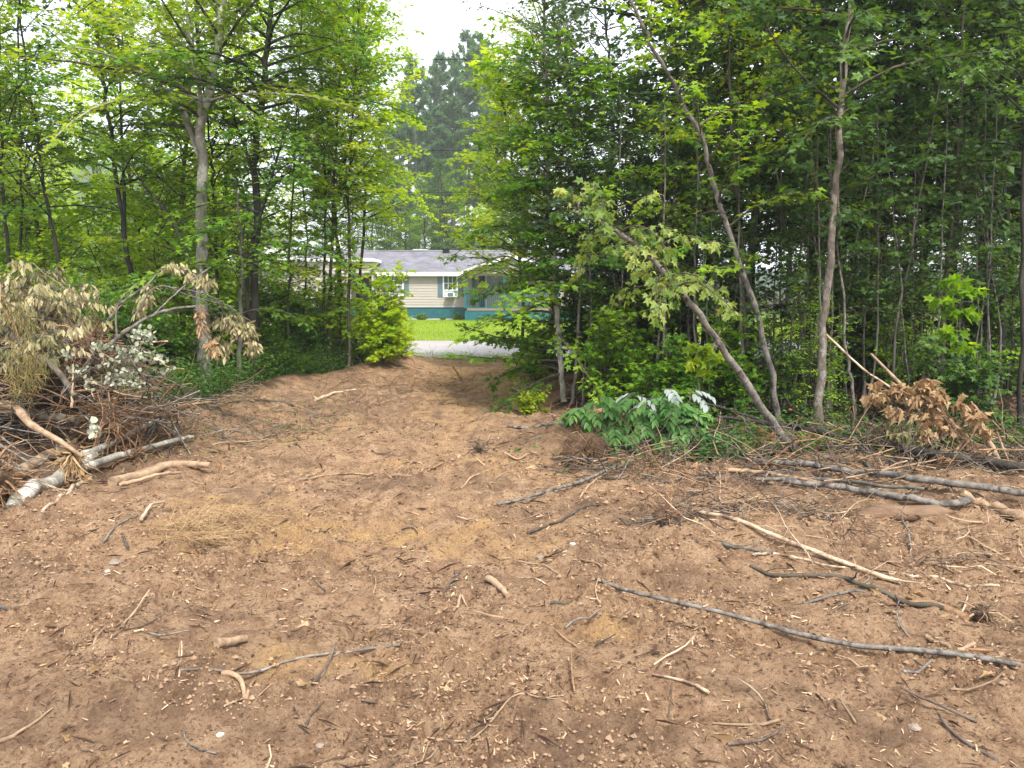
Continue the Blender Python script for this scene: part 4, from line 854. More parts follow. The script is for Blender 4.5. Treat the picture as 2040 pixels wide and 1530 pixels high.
# ---------------------------------------------------------------- felled wood, roots and litter
def pt(p, lift=0.0):
    if len(p) == 3:
        q = at(p[0], p[1], p[2])
        if p[2] > 12 or q[2] > hz(q[0], q[1]) + .02: return q
    q = hit(p[0], p[1]); q[2] = hz(q[0], q[1], True); return q + np.array([0, 0, lift])
def stick(label, pts, w0, w1=None, mat='wood_tan', name='stick', cat=None, group=None, n=None, seg=None, side=0, kn=.10, lift=None, broken=True, extra=None, sub=.35):
    """wood lying along the given points; widths are as seen in the photo"""
    w1 = w0 * .6 if w1 is None else w1
    W = [pt(p) for p in pts]; D = np.array([p[1] for p in W]); m = max(8, len(pts) * 5)
    m = max(6, min(m, int(np.linalg.norm(np.diff(W, axis=0), axis=1).sum() / (w0 / 2 * D[0] / FPX) / 1.6)))
    W = smooth_path(W, m); Dm = W[:, 1]; r = np.linspace(w0, w1, m) / 2 * Dm / FPX
    for i in range(m):     # rest on the soil
        if all(len(p) == 2 for p in pts): W[i, 2] = hz(W[i, 0], W[i, 1], True) + r[i] * sub + (lift or 0)
    if all(len(p) == 2 for p in pts): # stiffness: no sharp following of clods
        z = np.pad(W[:, 2], 2, mode='edge'); z = np.max([z[i:i + m] for i in range(5)], axis=0) + (r[0] * .5 if name == 'pole' else 0) if name in ('log', 'pole') else np.max([z[i + 1:i + 1 + m] for i in range(3)], axis=0)
        W[:, 2] = np.convolve(np.pad(z, 2, mode='edge'), np.ones(5) / 5, 'valid') + .002
        if name == 'pole': W[:, 2] = np.convolve(np.pad(W[:, 2], 4, mode='edge'), np.ones(9) / 9, 'valid')
    else:
        W[:, 2] = np.maximum(W[:, 2], H(W[:, 0], W[:, 1], True) + r * .8)
    if mat == 'buried': r = r * np.interp(np.arange(m), [0, 2, m - 3, m - 1], [.35, 1, 1, .3]); W[:, 2] -= np.interp(np.arange(m), [0, 2, m - 3, m - 1], [r[2] * .8, 0, 0, r[2]])
    b = W[0].copy(); W = W - b
    W[1:-1] += rng.normal(0, 1, (m - 2, 3)) * (r[1:-1, None] * (.08 if w0 > 12 or name == 'pole' else .2))
    mb = MB(); mb.tube(W, r, 9 if w0 > 8 else 6, 0, .5 + rng.uniform(-.15, .15), rough=kn)
    for i in range(side):
        k = rng.integers(1, m - 1); L = rng.uniform(.12, .4) * np.linalg.norm(W[-1]) * .5; d = unit(unit(W[min(k + 1, m - 1)] - W[k - 1]) * .8 + np.array([rng.normal(), rng.normal(), abs(rng.normal()) * .5]) * .6)
        Q = W[k] + d * np.linspace(0, L, 5)[:, None] + rng.normal(0, L * .03, (5, 3)); mb.tube(Q, np.linspace(r[k] * .5, r[k] * .15, 5), 5, 0, .5, cap=False)
    o = mb.build(name, M[mat], origin=None, smooth=True); o.location = [float(c) for c in b]
    tag(o, label, cat or name.replace('_', ' '), group)
    return o
def clump(lf, c, rad, num, size, shape, tint=.5, mat=0, hang=1.2, up=0.):
    d = rng.normal(size=(num, 3)); d = unit(d) * (rng.random((num, 1)) ** .5) * np.asarray(rad)
    ax = unit(rng.normal(0, .6, (num, 3)) + np.array([0, 0, -hang]) + unit(d) * .5)
    lf.leaves(np.asarray(c) + d, ax, rng.normal(size=(num, 3)) + np.array([0, 0, up]), size * rng.uniform(.6, 1.2, num), shape, mat, np.clip(tint + rng.normal(0, .22, num), 0, 1))
def leafy(label, paths, w, leaf, shape, size, n, L, hang=1.0, bark='bark_pole', name='leafy_branch', cat='branch', ls=None, tint=.5, t0=.3, droop=.8, extra=(), lift=0, flat=1., group=None, el=(10, 50), tw=.3):
    b = pt(paths[0][0]); wood, lf = MB(), MB()
    for k, pth in enumerate(paths):
        W = smooth_path(np.array([pt(p) for p in pth]) - b, 14); W[1:-1] += rng.normal(0, .008, (12, 3))
        r = np.linspace(w, w * .3, 14) / 2 * b[1] / FPX * (1 if k == 0 else .6); wood.tube(W, r, 7, 0, .5, rough=.06)
        if n: foliage(wood, lf, W, r, t0=t0, n=n, L=L, size=size, shape=shape, tw=tw, ts=.09, ls=ls or size * .6, tint=tint, droop=droop, hang=hang, flat=flat, zspread=.3, el=el, prof=lambda t: .8)
    return finish(name, wood, lf, M[bark], M[leaf], label, cat, group, b, extra=extra, wn='wood', ln='leaves')
def roots_of(label, c, rad, num, mat='root', core=.55, direction=None, name='root_ball', soil='soil', cat='roots', thin=1.0, group=None):
    c = np.asarray(c, float); mb = MB()
    for i in range(num):
        d = unit(rng.normal(size=3)) if direction is None else unit(rng.normal(0, .55, 3) + np.asarray(direction))
        K = 6; p = d * rad * .25; pts = [p]; L = rad * rng.uniform(.6, 1.5)
        for k in range(K): d = unit(d + rng.normal(0, .33, 3) + np.array([0, 0, -.08])); pts.append(pts[-1] + d * L / K)
        r0 = rad * rng.choice([.012, .02, .04, .07], p=[.4, .3, .2, .1]) * thin; mb.tube(np.array(pts), np.linspace(r0, r0 * .2, K + 1), 5, 0, rng.random(), cap=False)
    t = empty(name, c); tag(t, label, cat, group)
    mb.build("roots", M[mat], t, smooth=True)
    if core:
        nu, nv = 28, 18; th = np.linspace(0, 2 * math.pi, nu, endpoint=False); ph = np.linspace(.05, math.pi - .05, nv); A, B = np.meshgrid(th, ph)
        D_ = np.stack([np.cos(A) * np.sin(B), np.sin(A) * np.sin(B), np.cos(B)], -1); rr = rad * core * (1 + .30 * fbm(A * 1.2 + c[0], B * 1.6, 4, 5) * np.sin(B))
        V = D_ * rr[..., None]; V[:, -1] = V[:, -1]
        i = np.arange(nv - 1)[:, None] * nu; j = np.arange(nu)[None]; j2 = (j + 1) % nu
        q = MB(); q.add(V.reshape(-1, 3), np.stack([i + j, i + nu + j, i + nu + j2, i + j2], -1).reshape(-1, 4)); q.poly(V[0]); q.poly(V[-1][::-1]); q.build("soil_clod", M['clod'], t, smooth=True)
    return t
m, n, out = new_mat("dark_clod"); f = noise(n, 30, 6, .75); c = ramp(n, f, [(.3, (.05, .032, .022)), (.7, (.20, .13, .085))]); pbsdf(n, out, c, .95, .1, f, 1, .03); M['clod'] = m; M['buried'] = bark_mat('log_caked_with_soil', (.10, .06, .038), (.24, .155, .10), None, 8, (.3, 1, 1))
# ---- left brush pile
stick("biggest grey log at the front left foot of the brush pile", [(25, 1005, 5.9), (70, 985, 6.1), (130, 945, 6.6), (185, 905, 7.0)], 36, 24, 'bark_lichen', 'log', kn=.05)
stick("split brown log lying just above the biggest grey log", [(12, 962, 6.4), (60, 938, 6.7), (120, 905, 7.1), (150, 888, 7.3)], 30, 16, 'wood_tan', 'log', kn=.10)
stick("long mottled log of the pile, upper of the two running up to the right", [(140, 950), (200, 918), (250, 895), (330, 868)], 17, 10, 'bark_lichen', 'log', lift=.12)
stick("long mottled log of the pile, lower of the two running up to the right", [(150, 955), (215, 932), (280, 908), (350, 892), (385, 886)], 18, 7, 'bark_lichen', 'log', lift=.06)
stick("round brown log poking out level below the dry pine boughs", [(-20, 822, 7.4), (60, 828, 7.3), (155, 836, 7.1)], 21, 19, 'bark_brown', 'log')
stick("peeled root-like log slanting down across the pile to the right", [(-15, 808, 7.2), (30, 812, 7.0), (60, 845, 6.8), (120, 880, 6.6), (165, 910, 6.5)], 22, 7, 'wood_tan', 'log')
stick("brown trunk slanting down behind the dry needles", [(-20, 640, 7.8), (20, 665, 7.6), (45, 688, 7.4), (110, 735, 7.1), (150, 790, 6.9)], 15, 11, 'bark_brown', 'log')
stick("white barked branch resting its thin end on the bare soil", [(185, 945, 6.8), (165, 965), (130, 995), (85, 1032)], 11, 6, 'wood_pale', 'branch', side=2, kn=.12)
stick("split tan plank-like log with a dark broken end on the soil", [(225, 970), (290, 952), (345, 938), (420, 942)], 24, 12, 'wood_tan', 'log', kn=.18, sub=.5)
stick("thin tan slab under the plank-like log", [(240, 972), (300, 966), (360, 950)], 9, 6, 'wood_tan', 'log', kn=.15, lift=.02)
stick("short whitish forked stick standing out of the soil left of the straw", [(282, 1040), (300, 1022), (328, 1002)], 8, 4, 'wood_pale', 'stick', side=2, lift=.03)
stick("thin grey stick lying below the forked whitish one", [(205, 1078), (240, 1048), (275, 1030)], 5, 3, 'bark_pole', 'stick', side=1)
stick("stout pale branch forking out above the brush pile", [(215, 690, 7.6), (240, 668, 7.7), (290, 635, 7.8), (335, 618, 7.9), (390, 610, 8.0)], 9, 5, 'bark_pole', 'branch')
stick("grey branch arching up to the thin tip near the lichen trunk", [(198, 680, 8.0), (215, 640, 8.1), (240, 605, 8.2), (290, 570, 8.3), (325, 532, 8.4)], 8, 2.5, 'bark_pole', 'branch')
stick("slender branch looping upward in front of the arching one", [(233, 672, 7.6), (231, 630, 7.6), (238, 600, 7.6), (262, 575, 7.7), (280, 560, 7.8)], 4, 2, 'bark_pole', 'branch')
stick("thin branch crossing high from the pile to the lichen trunk", [(300, 632, 7.9), (345, 590, 8.0), (380, 560, 8.1), (420, 532, 8.2)], 3.5, 2, 'bark_pole', 'branch')
stick("long level twig reaching right from the pile at eye height", [(270, 628, 7.9), (300, 580, 8.0), (330, 570, 8.0), (380, 590, 8.1), (470, 612, 8.3)], 3, 1.6, 'bark_pole', 'branch')
stick("pale broken branch pointing right above the round pale leaves", [(275, 682, 7.5), (300, 681, 7.5), (335, 680, 7.5)], 5, 3.5, 'wood_pale', 'branch')
stick("long thin branch slanting down right from the pile to the soil", [(252, 706, 7.6), (285, 750, 7.7), (315, 790, 7.8), (345, 845, 7.9), (380, 905, 7.7)], 5, 2.5, 'bark_pole', 'branch', side=3)
stick("pale level branch between the pile and the lichen trunk", [(262, 812, 8.2), (320, 814, 8.6), (370, 806, 9.0), (420, 801, 9.4)], 6, 4.5, 'wood_pale', 'branch', side=2)
stick("thin tan branch just above the pale level one", [(205, 800, 7.6), (260, 785, 7.9), (330, 772, 8.5), (382, 764, 8.9)], 4, 2.5, 'wood_tan', 'branch')
stick("dark brown branch on the litter in front of the left trunks", [(420, 803), (490, 797), (560, 800), (585, 812)], 5, 3, 'bark_brown', 'branch', side=3)
stick("upright whitish splinter in the middle of the pile", [(143, 812, 6.9), (145, 770, 6.9), (146, 725, 6.9)], 5, 3, 'wood_pale', 'stick')
for i, (pts, w) in enumerate((([(-10, 895, 6.6), (60, 940, 6.4), (105, 925, 6.5)], 4), ([(-10, 880, 6.7), (70, 925, 6.4), (100, 905, 6.5)], 5), ([(-10, 910, 6.4), (40, 935, 6.3), (108, 938, 6.5)], 5), ([(-10, 860, 6.9), (50, 905, 6.6), (95, 915, 6.6)], 4), ([(0, 850, 6.7), (90, 868, 6.7), (125, 895, 6.7)], 3))):
    stick("grey bowed twig among those curving at the left foot of the pile", pts, w, w * .6, 'bark_pole', 'bowed_branch', cat='branch', group="grey bowed twigs at the left foot of the pile")
roots_of("shaggy root ball with upright roots on top of the brush pile", at(172, 690, 7.6), .26, 130, 'root', .5)
roots_of("wide flat root plate spreading right at the middle of the pile", at(215, 835, 7.3), .30, 190, 'root', .42)
roots_of("dry fibrous root tuft hanging over the logs", at(145, 900, 6.6), .22, 130, 'straw', .28, direction=(0.1, -.2, -1))
roots_of("shaggy root clump at the left edge beside the biggest grey log", at(-15, 960, 5.9), .30, 170, 'root', .5)
roots_of("dark root knot on the soil between the logs and the plank-like log", pt((268, 915)) + [0, 0, .06], .2, 90, 'root', .35)
leafy("wilted olive tree top drooping over the upper left of the pile", [[(-60, 640, 7.8), (20, 580, 7.9), (60, 545, 8.0)], [(-20, 660, 7.8), (60, 610, 7.8), (120, 575, 7.9)], [(0, 680, 7.7), (70, 640, 7.7), (150, 600, 7.8)]], 8, 'leaf_olive', 'wilt', .095, 26, .45, 2.2, ls=.036, tint=.62, t0=.1, droop=.6)
leafy("olive wilted leaves lying lower on the left of the pile", [[(-40, 700, 7.5), (30, 690, 7.4), (90, 670, 7.4)], [(60, 700, 7.5), (110, 690, 7.4), (150, 650, 7.5)]], 6, 'leaf_olive', 'wilt', .09, 22, .36, 2.0, ls=.04, tint=.35, t0=.05)
def needles(label, paths):
    b = pt(paths[0][0]); wood, lf = MB(), MB()
    for pth in paths:
        W = smooth_path(np.array([pt(p) for p in pth]) - b, 12); wood.tube(W, np.linspace(.012, .004, 12), 6, 0, .5)
        num = 300; k = rng.random(num) * 11; q = np.stack([np.interp(k, np.arange(12), W[:, a]) for a in range(3)], 1) + rng.normal(0, .05, (num, 3))
        lf.leaves(q, unit(rng.normal(0, .45, (num, 3)) + np.array([.1, -.1, -.9])), rng.normal(size=(num, 3)), .11, 'needle', 0, rng.random(num))
        num = 25; k = rng.random(num) * 11; q = np.stack([np.interp(k, np.arange(12), W[:, a]) for a in range(3)], 1) + rng.normal(0, .045, (num, 3))
        lf.leaves(q, unit(rng.normal(0, .5, (num, 3)) + np.array([.1, -.1, -.8])), rng.normal(size=(num, 3)), .085, 'blade', 0, rng.random(num))
    return finish('pine_bough', wood, lf, M['bark_brown'], M['needle_dry'], label, 'bough', None, b, wn='wood', ln='needles')
needles("yellowing pine bough drooping at the upper left of the pile", [[(10, 600, 7.3), (45, 625, 7.2), (60, 670, 7.2)]])
needles("yellowing pine bough lower on the pile, fanned over the brown trunk", [[(30, 680, 7.1), (70, 710, 7.0), (70, 760, 6.9)], [(20, 720, 7.0), (45, 745, 6.9), (30, 790, 6.9)]])
def cluster_thing(label, name, cs, leaf, shape, size, stem, cat='leaves', bark='bark_pole', hang=1.2, tint=.5, group=None, up=0.):
    b = pt(cs[0][0]); wood, lf = MB(), MB()
    S = np.array([pt(p) for p in stem]) - b; W = smooth_path(S, 12); wood.tube(W, np.linspace(.008, .003, 12), 6, 0, .5)
    for c, rad, num in cs:
        c = pt(c) - b; clump(lf, c, rad, num, size, shape, tint, 0, hang, up)
        for k in range(max(3, num // 14)):
            e = c + rng.normal(0, 1, 3) * np.asarray(rad) * .5; j = rng.integers(0, 12); wood.sticks(W[[j]], np.array([e]), .003, .001, 0, .5)
    return finish(name, wood, lf, M[bark], M[leaf], label, cat, group, b, wn='stem', ln='leaves')
cluster_thing("round silvery leaves turned underside out on the right flank of the pile", "leafy_branch", [((285, 668, 7.2), (.13, .1, .09), 90), ((262, 700, 7.1), (.16, .1, .08), 80), ((250, 755, 7.0), (.2, .1, .10), 100), ((310, 712, 7.2), (.12, .1, .07), 50), ((330, 735, 7.3), (.1, .1, .05), 25)], 'leaf_round', 'round', .046, [(200, 790, 7.1), (240, 740, 7.1), (290, 660, 7.2)], 'branch', hang=.3, up=0, tint=.45)
cluster_thing("silvery round leaves spilling left of the other silvery ones", "leafy_branch", [((200, 690, 7.0), (.12, .1, .06), 35), ((128, 708, 6.9), (.09, .06, .04), 16), ((160, 735, 7.0), (.12, .1, .06), 30), ((178, 765, 6.9), (.08, .1, .06), 20), ((215, 720, 7.0), (.08, .1, .06), 22)], 'leaf_round', 'round', .046, [(120, 790, 6.9), (160, 740, 6.9), (200, 680, 7.0)], 'branch', hang=.3, tint=.45)
cluster_thing("few round silvery leaves under the root plate", "leafy_branch", [((185, 845, 6.6), (.05, .05, .04), 6), ((197, 862, 6.6), (.07, .05, .04), 9)], 'leaf_round', 'round', .065, [(170, 830, 6.7), (190, 850, 6.6)], 'branch', hang=.3, tint=.8)
cluster_thing("pale curled leaves caught between the logs", "leafy_branch", [((150, 957, 6.5), (.16, .06, .05), 45), ((140, 885, 6.9), (.1, .05, .04), 15)], 'leaf_tan', 'wilt', .08, [(120, 950, 6.6), (180, 965, 6.4)], 'leaves', hang=.1, tint=.8)
cluster_thing("tan dead leaves hanging in front of the lichen trunk", "dead_leaf_spray", [((397, 622, 8.0), (.05, .06, .09), 36), ((402, 652, 8.0), (.06, .06, .09), 40), ((420, 682, 8.0), (.07, .06, .09), 46), ((428, 700, 8.0), (.05, .05, .05), 20)], 'leaf_tan', 'wilt', .075, [(390, 610, 8.0), (400, 640, 8.0), (425, 690, 8.0)], hang=1.6, tint=.75)
cluster_thing("brownish dead leaves hanging from the tip of the arching branch", "dead_leaf_spray", [((350, 530, 8.4), (.14, .08, .06), 50), ((375, 545, 8.4), (.08, .06, .06), 24)], 'leaf_olive', 'wilt', .09, [(325, 532, 8.4), (380, 540, 8.4)], hang=1.6, tint=.85)
cluster_thing("grey brown dead leaves below the arching branch", "dead_leaf_spray", [((292, 595, 8.1), (.09, .08, .11), 70), ((275, 620, 8.1), (.06, .06, .07), 24), ((300, 570, 8.2), (.05, .05, .05), 20)], 'leaf_olive', 'wilt', .085, [(285, 570, 8.2), (292, 600, 8.1)], hang=1.6, tint=.65)
cluster_thing("large olive wilted leaf mass right of the lichen trunk", "dead_leaf_spray", [((455, 640, 8.8), (.22, .12, .12), 130), ((485, 655, 8.8), (.16, .12, .11), 110), ((440, 690, 8.9), (.16, .1, .18), 90), ((500, 690, 8.8), (.1, .1, .12), 60), ((410, 560, 8.7), (.12, .1, .10), 60)], 'leaf_olive', 'wilt', .10, [(330, 570, 8.1), (420, 590, 8.5), (500, 640, 8.8)], hang=1.8, tint=.6)
def tangle(name, label, cx, cy, rx, ry, z0, z1, num, L, r, mats, flat=.5, group=None):
    mb = MB()
    for i in range(num):
        a = rng.uniform(0, 6.28); q = rng.random() ** .5; x = cx + math.cos(a) * rx * q; y = cy + math.sin(a) * ry * q
        z = hz(x, y, True) + rng.uniform(z0, z1) * (1 - q * .6); d = unit(np.array([rng.normal(), rng.normal(), rng.normal() * flat])); ln = rng.uniform(*L)
        K = 5; pts = [np.array([x, y, z]) - d * ln / 2]
        for k in range(K): d = unit(d + rng.normal(0, .22, 3)); p = pts[-1] + d * ln / K; p[2] = max(p[2], hz(p[0], p[1]) + .01); pts.append(p)
        rr = rng.uniform(*r); mb.tube(np.array(pts), np.linspace(rr, rr * .35, K + 1), 4, rng.integers(len(mats)), rng.random(), cap=False)
    o = mb.build(name, [M[k] for k in mats], smooth=True); return tag(o, label, 'brush', kind='stuff')
tangle("twig_tangle", "tangled roots and twigs filling the brush pile", -5.0, 7.8, 1.5, .95, 0, 1.25, 1100, (.25, 1.0), (.0025, .011), ['root', 'twig_dark', 'twig_dark', 'bark_pole', 'wood_tan', 'root'])
tangle("twig_litter", "fine twig litter along the foot of the left trees", -3.9, 9.6, 1.7, 1.6, 0, .05, 420, (.15, .8), (.002, .007), ['root', 'twig_dark', 'bark_pole', 'wood_tan'], .15)
tangle("twig_litter", "fine twig litter along the log heap on the right", 3.4, 7.1, 2.9, .9, 0, .24, 1000, (.2, 1.0), (.002, .009), ['root', 'twig_dark', 'bark_pole', 'wood_tan', 'twig_dark'], .3)
tangle("twig_litter", "fine twigs scattered over the bare soil on the right", 2.7, 5.4, 1.9, 1.1, 0, .04, 260, (.12, .6), (.0015, .005), ['root', 'twig_dark', 'wood_pale', 'wood_tan'], .12)
tangle("twig_litter", "bundle of dry twigs under the upper end of the peeled pole", 1.75, 5.35, .8, .35, 0, .10, 170, (.2, .8), (.002, .006), ['root', 'twig_dark', 'wood_tan', 'bark_pole'], .15)
tangle("twig_litter", "fine roots sticking out of the dug soil beside the track", -1.9, 13, 1.2, 3.2, 0, .07, 260, (.15, .6), (.003, .007), ['root', 'twig_dark', 'wood_tan'], .3)
tangle("twig_litter", "torn roots on the bank right of the track", .8, 12.2, .6, 3.8, 0, .09, 240, (.15, .7), (.003, .008), ['root', 'twig_dark', 'wood_tan'], .3)
tangle("twig_litter", "dead grass and twigs at the crest where the track meets the road", -.2, 18.5, 2.4, .5, 0, .10, 320, (.2, .6), (.003, .006), ['straw', 'root', 'straw'], .3)
# ---- right side: uprooted ash top, roots and logs
def ash(label, paths, pale):
    b = pt(paths[0][0]); wood, lf, pl_ = MB(), MB(), MB()
    for k, pth in enumerate(paths):
        W = smooth_path(np.array([pt(p) for p in pth]) - b, 12); r = np.linspace(.012, .004, 12); wood.tube(W, r, 6, 0, .5)
        for j in range(15):      # compound leaves: a stalk with paired leaflets
            u = .15 + .85 * (j + rng.random()) / 15 * 1.0; u = min(u, 1); p0 = np.array([np.interp(u * 11, np.arange(12), W[:, a]) for a in range(3)])
            a = rng.uniform(0, 6.28); d = unit(np.array([math.cos(a), math.sin(a) * .8 - .2, rng.uniform(-.1, .7)])); K = 4; pts = [p0]
            for q in range(K): d = unit(d + np.array([0, 0, -.28])); pts.append(pts[-1] + d * .06)
            pts = np.array(pts); wood.tube(pts, np.linspace(.0025, .001, K + 1), 4, 0, .5, cap=False)
            dr = np.gradient(pts, axis=0); P2, A2 = [], []
            for q in range(1, K + 1):
                s = unit(np.cross(dr[q], [0, 0, 1])); 
                for sg in ((1, -1) if q < K else (1, -1, 0)): P2.append(pts[q]); A2.append(unit(unit(dr[q]) * .7 + s * sg * .9 + np.array([0, 0, -.25])))
            P2, A2 = np.array(P2), np.array(A2)
            (pl_ if k in pale and u > .93 else lf).leaves(P2, A2, np.tile([0, -.2, 1.], (len(P2), 1)) + rng.normal(0, .25, (len(P2), 3)), .115 * rng.uniform(.7, 1.15, len(P2)), 'ovate', 0, np.clip(rng.normal(.5, .2, len(P2)), 0, 1))
    ex = [('pale_leaves', pl_, M['leaf_pale'])] if pl_.f else []
    return finish('uprooted_sapling', wood, lf, M['bark_pole'], M['leaf_ash'], label, 'sapling', None, b, extra=ex, wn='stem', ln='leaves')
ash("uprooted sapling with glossy green leaves over the soil mound, some turned white", [[(1230, 880, 8.1), (1190, 835, 8.0), (1160, 815, 7.9), (1130, 825, 7.9)], [(1240, 890, 8.1), (1210, 820, 8.0), (1190, 790, 7.9)], [(1250, 890, 8.2), (1250, 830, 8.0), (1262, 782, 8.0)], [(1270, 890, 8.1), (1280, 840, 7.9), (1290, 800, 7.9)],
     [(1290, 890, 8.2), (1310, 830, 8.0), (1325, 775, 8.0)], [(1310, 890, 8.1), (1340, 850, 7.8), (1350, 800, 7.8)], [(1330, 890, 8.2), (1370, 830, 8.0), (1375, 775, 8.1)], [(1330, 900, 8.0), (1375, 870, 7.7), (1395, 830, 7.7)], [(1300, 860, 8.2), (1290, 815, 8.2), (1300, 790, 8.2)]], (2, 3, 4, 6))
shrub("low glossy plant right of the uprooted sapling", 1440, 905, 7.3, .45, .25, 'leaf_ash', 'lance', .11, 7, .3)
roots_of("earthy root plate of the uprooted sapling", at(1165, 905, 7.5), .36, 320, 'root', .62, direction=(-.2, -.9, -.1), thin=.55)
roots_of("pale rooted stump dangling over the grey logs", at(1492, 925, 7.0), .22, 110, 'wood_tan', .2, direction=(0, -.2, -.8), thin=1.3)
roots_of("mat of dry brown roots behind the grey logs", at(1770, 905, 7.4), .34, 170, 'root', .0, direction=(.7, -.1, .1))
roots_of("small dark root clump left of the sapling's root plate", pt((955, 905)) + [0, 0, .04], .13, 50, 'twig_dark', .3)
roots_of("root clump at the left end of the pale long pole", pt((1325, 1035)) + [0, 0, .05], .16, 90, 'root', .5)
LG = [("uppermost of the grey logs stacked in a row on the right", [(1500, 938, 7.3), (1620, 950, 7.0), (1740, 965, 6.8), (1860, 985, 6.5), (2060, 1005, 6.2)], 12, 15, 'bark_pole'),
      ("thickest grey log, lower front one of the row on the right", [(1560, 972, 6.9), (1680, 985, 6.7), (1800, 1000, 6.45), (1900, 1015, 6.3), (1930, 1008, 6.3)], 12, 17, 'bark_pole'),
      ("thin grey log squeezed between the two thicker ones", [(1505, 962, 7.0), (1640, 968, 6.9), (1760, 985, 6.65), (1840, 992, 6.5)], 8, 8, 'bark_grey'),
      ("tan flattened log under the left end of the grey row", [(1450, 945, 7.3), (1540, 955, 7.1), (1640, 975, 6.85)], 9, 6, 'wood_tan'),
      ("brown thin log at the back of the grey row", [(1400, 915, 7.6), (1500, 930, 7.35), (1650, 940, 7.2), (1760, 955, 7.0)], 6, 5, 'bark_brown'),
      ("pale straight branch laid across the grey logs", [(1640, 985, 6.6), (1740, 965, 6.5), (1815, 950, 6.5), (1905, 925, 6.6)], 4, 3, 'wood_tan')]
for q_, (lb, p, a, b_, mt) in enumerate(LG): stick(lb, [x[:2] for x in p], a, b_, mt, 'log' if a > 5 else 'branch', lift=(.05, .02, .03, .02, .03, .09)[q_], sub=.9)
stick("blackish log slanting down right across the dark woods edge", [(1430, 830, 8.2), (1520, 842, 7.9), (1640, 862, 7.5), (1780, 890, 7.0), (1900, 910, 6.6), (2060, 935, 6.2)], 7, 21, 'bark_dark', 'log', kn=.05)
stick("thin dark branch crossing left above the blackish log", [(1380, 800, 8.4), (1440, 812, 8.2), (1520, 838, 7.9), (1600, 850, 7.6)], 4, 6, 'bark_dark', 'branch', side=3)
stick("short grey log leaning on the grey row from behind", [(1695, 900, 7.2), (1725, 925, 7.0), (1750, 952, 6.8)], 7, 6, 'bark_grey', 'log')
stick("broken trunk with splintered left end at the right margin", [(1915, 995, 6.1), (1960, 1000, 5.95), (2000, 1020, 5.8), (2060, 1040, 5.6)], 16, 26, 'wood_tan', 'log', kn=.12)
stick("half buried thick brown log in front of the grey row", [(1690, 1024), (1760, 1026), (1850, 1020), (1935, 1014)], 38, 30, 'buried', 'log', kn=.07, sub=-.1)
stick("thin tan sapling pole slanting in front of the fallen trunk", [(1640, 660, 8.8), (1720, 735, 8.2), (1800, 790, 7.7), (1890, 870, 7.2), (2010, 925, 6.5)], 4, 5, 'wood_pale', 'branch')
stick("thin pale stem leaning at the right edge of the dead leaves", [(1985, 860, 6.8), (2000, 895, 6.7), (2012, 925, 6.6)], 4, 3, 'wood_pale', 'branch')
leafy("fallen tan trunk with hanging dead maple leaves at right", [[(2060, 975, 6.3), (1990, 925, 6.7), (1900, 855, 7.2), (1800, 770, 7.9), (1735, 705, 8.6)], [(1900, 855, 7.2), (1850, 800, 7.2), (1790, 780, 7.2)], [(1880, 840, 7.3), (1820, 785, 7.2), (1840, 765, 7.2)], [(1900, 860, 7.2), (1870, 870, 7.0), (1830, 900, 6.9)], [(1990, 920, 6.7), (1950, 830, 6.9), (1935, 800, 6.9)], [(1960, 900, 6.9), (1920, 880, 6.9), (1890, 920, 6.8)]], 22, 'leaf_tan', 'dead', .0, 0, .2, name='fallen_tree', cat='fallen tree', bark='wood_tan',
      extra=[(lambda mb: ('dead_leaves', mb, M['leaf_tan']))(MB())] if False else ())
def dead_maple():
    b = at(1850, 840, 7.1); wood, lf, ol = MB(), MB(), MB()
    for (px, py, D, rx, rz_, num) in ((1745, 790, 7.1, .12, .05, 30), (1790, 775, 7.1, .09, .07, 40), (1775, 820, 7.0, .08, .06, 26), (1845, 765, 7.1, .10, .06, 50), (1865, 790, 7.0, .09, .10, 60), (1820, 795, 7.1, .12, .07, 46), (1840, 830, 7.0, .14, .07, 46), (1890, 850, 6.9, .14, .07, 50),
                           (1850, 865, 6.9, .10, .06, 28), (1915, 805, 6.9, .05, .08, 30), (1945, 830, 6.8, .08, .09, 46), (1965, 860, 6.8, .05, .06, 24), (1880, 905, 6.7, .12, .04, 30), (1835, 930, 6.6, .10, .05, 30), (1945, 895, 6.8, .1, .06, 24), (1740, 765, 7.2, .06, .04, 12), (2000, 950, 6.4, .12, .06, 34)):
        c = at(px, py, D) - b; clump(lf, c, (rx, .12, rz_), int(num * .9), .085, 'dead', .6, 0, 1.3, 0)
        for k in range(4): wood.sticks(np.array([at(1900, 850, 7.1) - b + rng.normal(0, .03, 3)]), np.array([c + rng.normal(0, .04, 3)]), .004, .0015)
    for (px, py, rx, rz_, num) in ((1860, 880, .22, .12, 130), (1900, 930, .20, .10, 130), (1830, 905, .16, .08, 70), (1930, 945, .14, .06, 60), (1800, 860, .14, .08, 60)):
        c = at(px, py, 6.95) - b; clump(ol, c, (rx, .15, rz_), num, .10, 'wilt', .25, 0, 1.3, 0)
    finish('dead_leaf_spray', wood, lf, M['wood_tan'], M['leaf_tan'], "dead maple branch with large curled tan leaves on the fallen trunk", 'branch', None, b, extra=[('wilted_leaves', ol, M['leaf_olive'])], wn='stem', ln='leaves')
dead_maple()
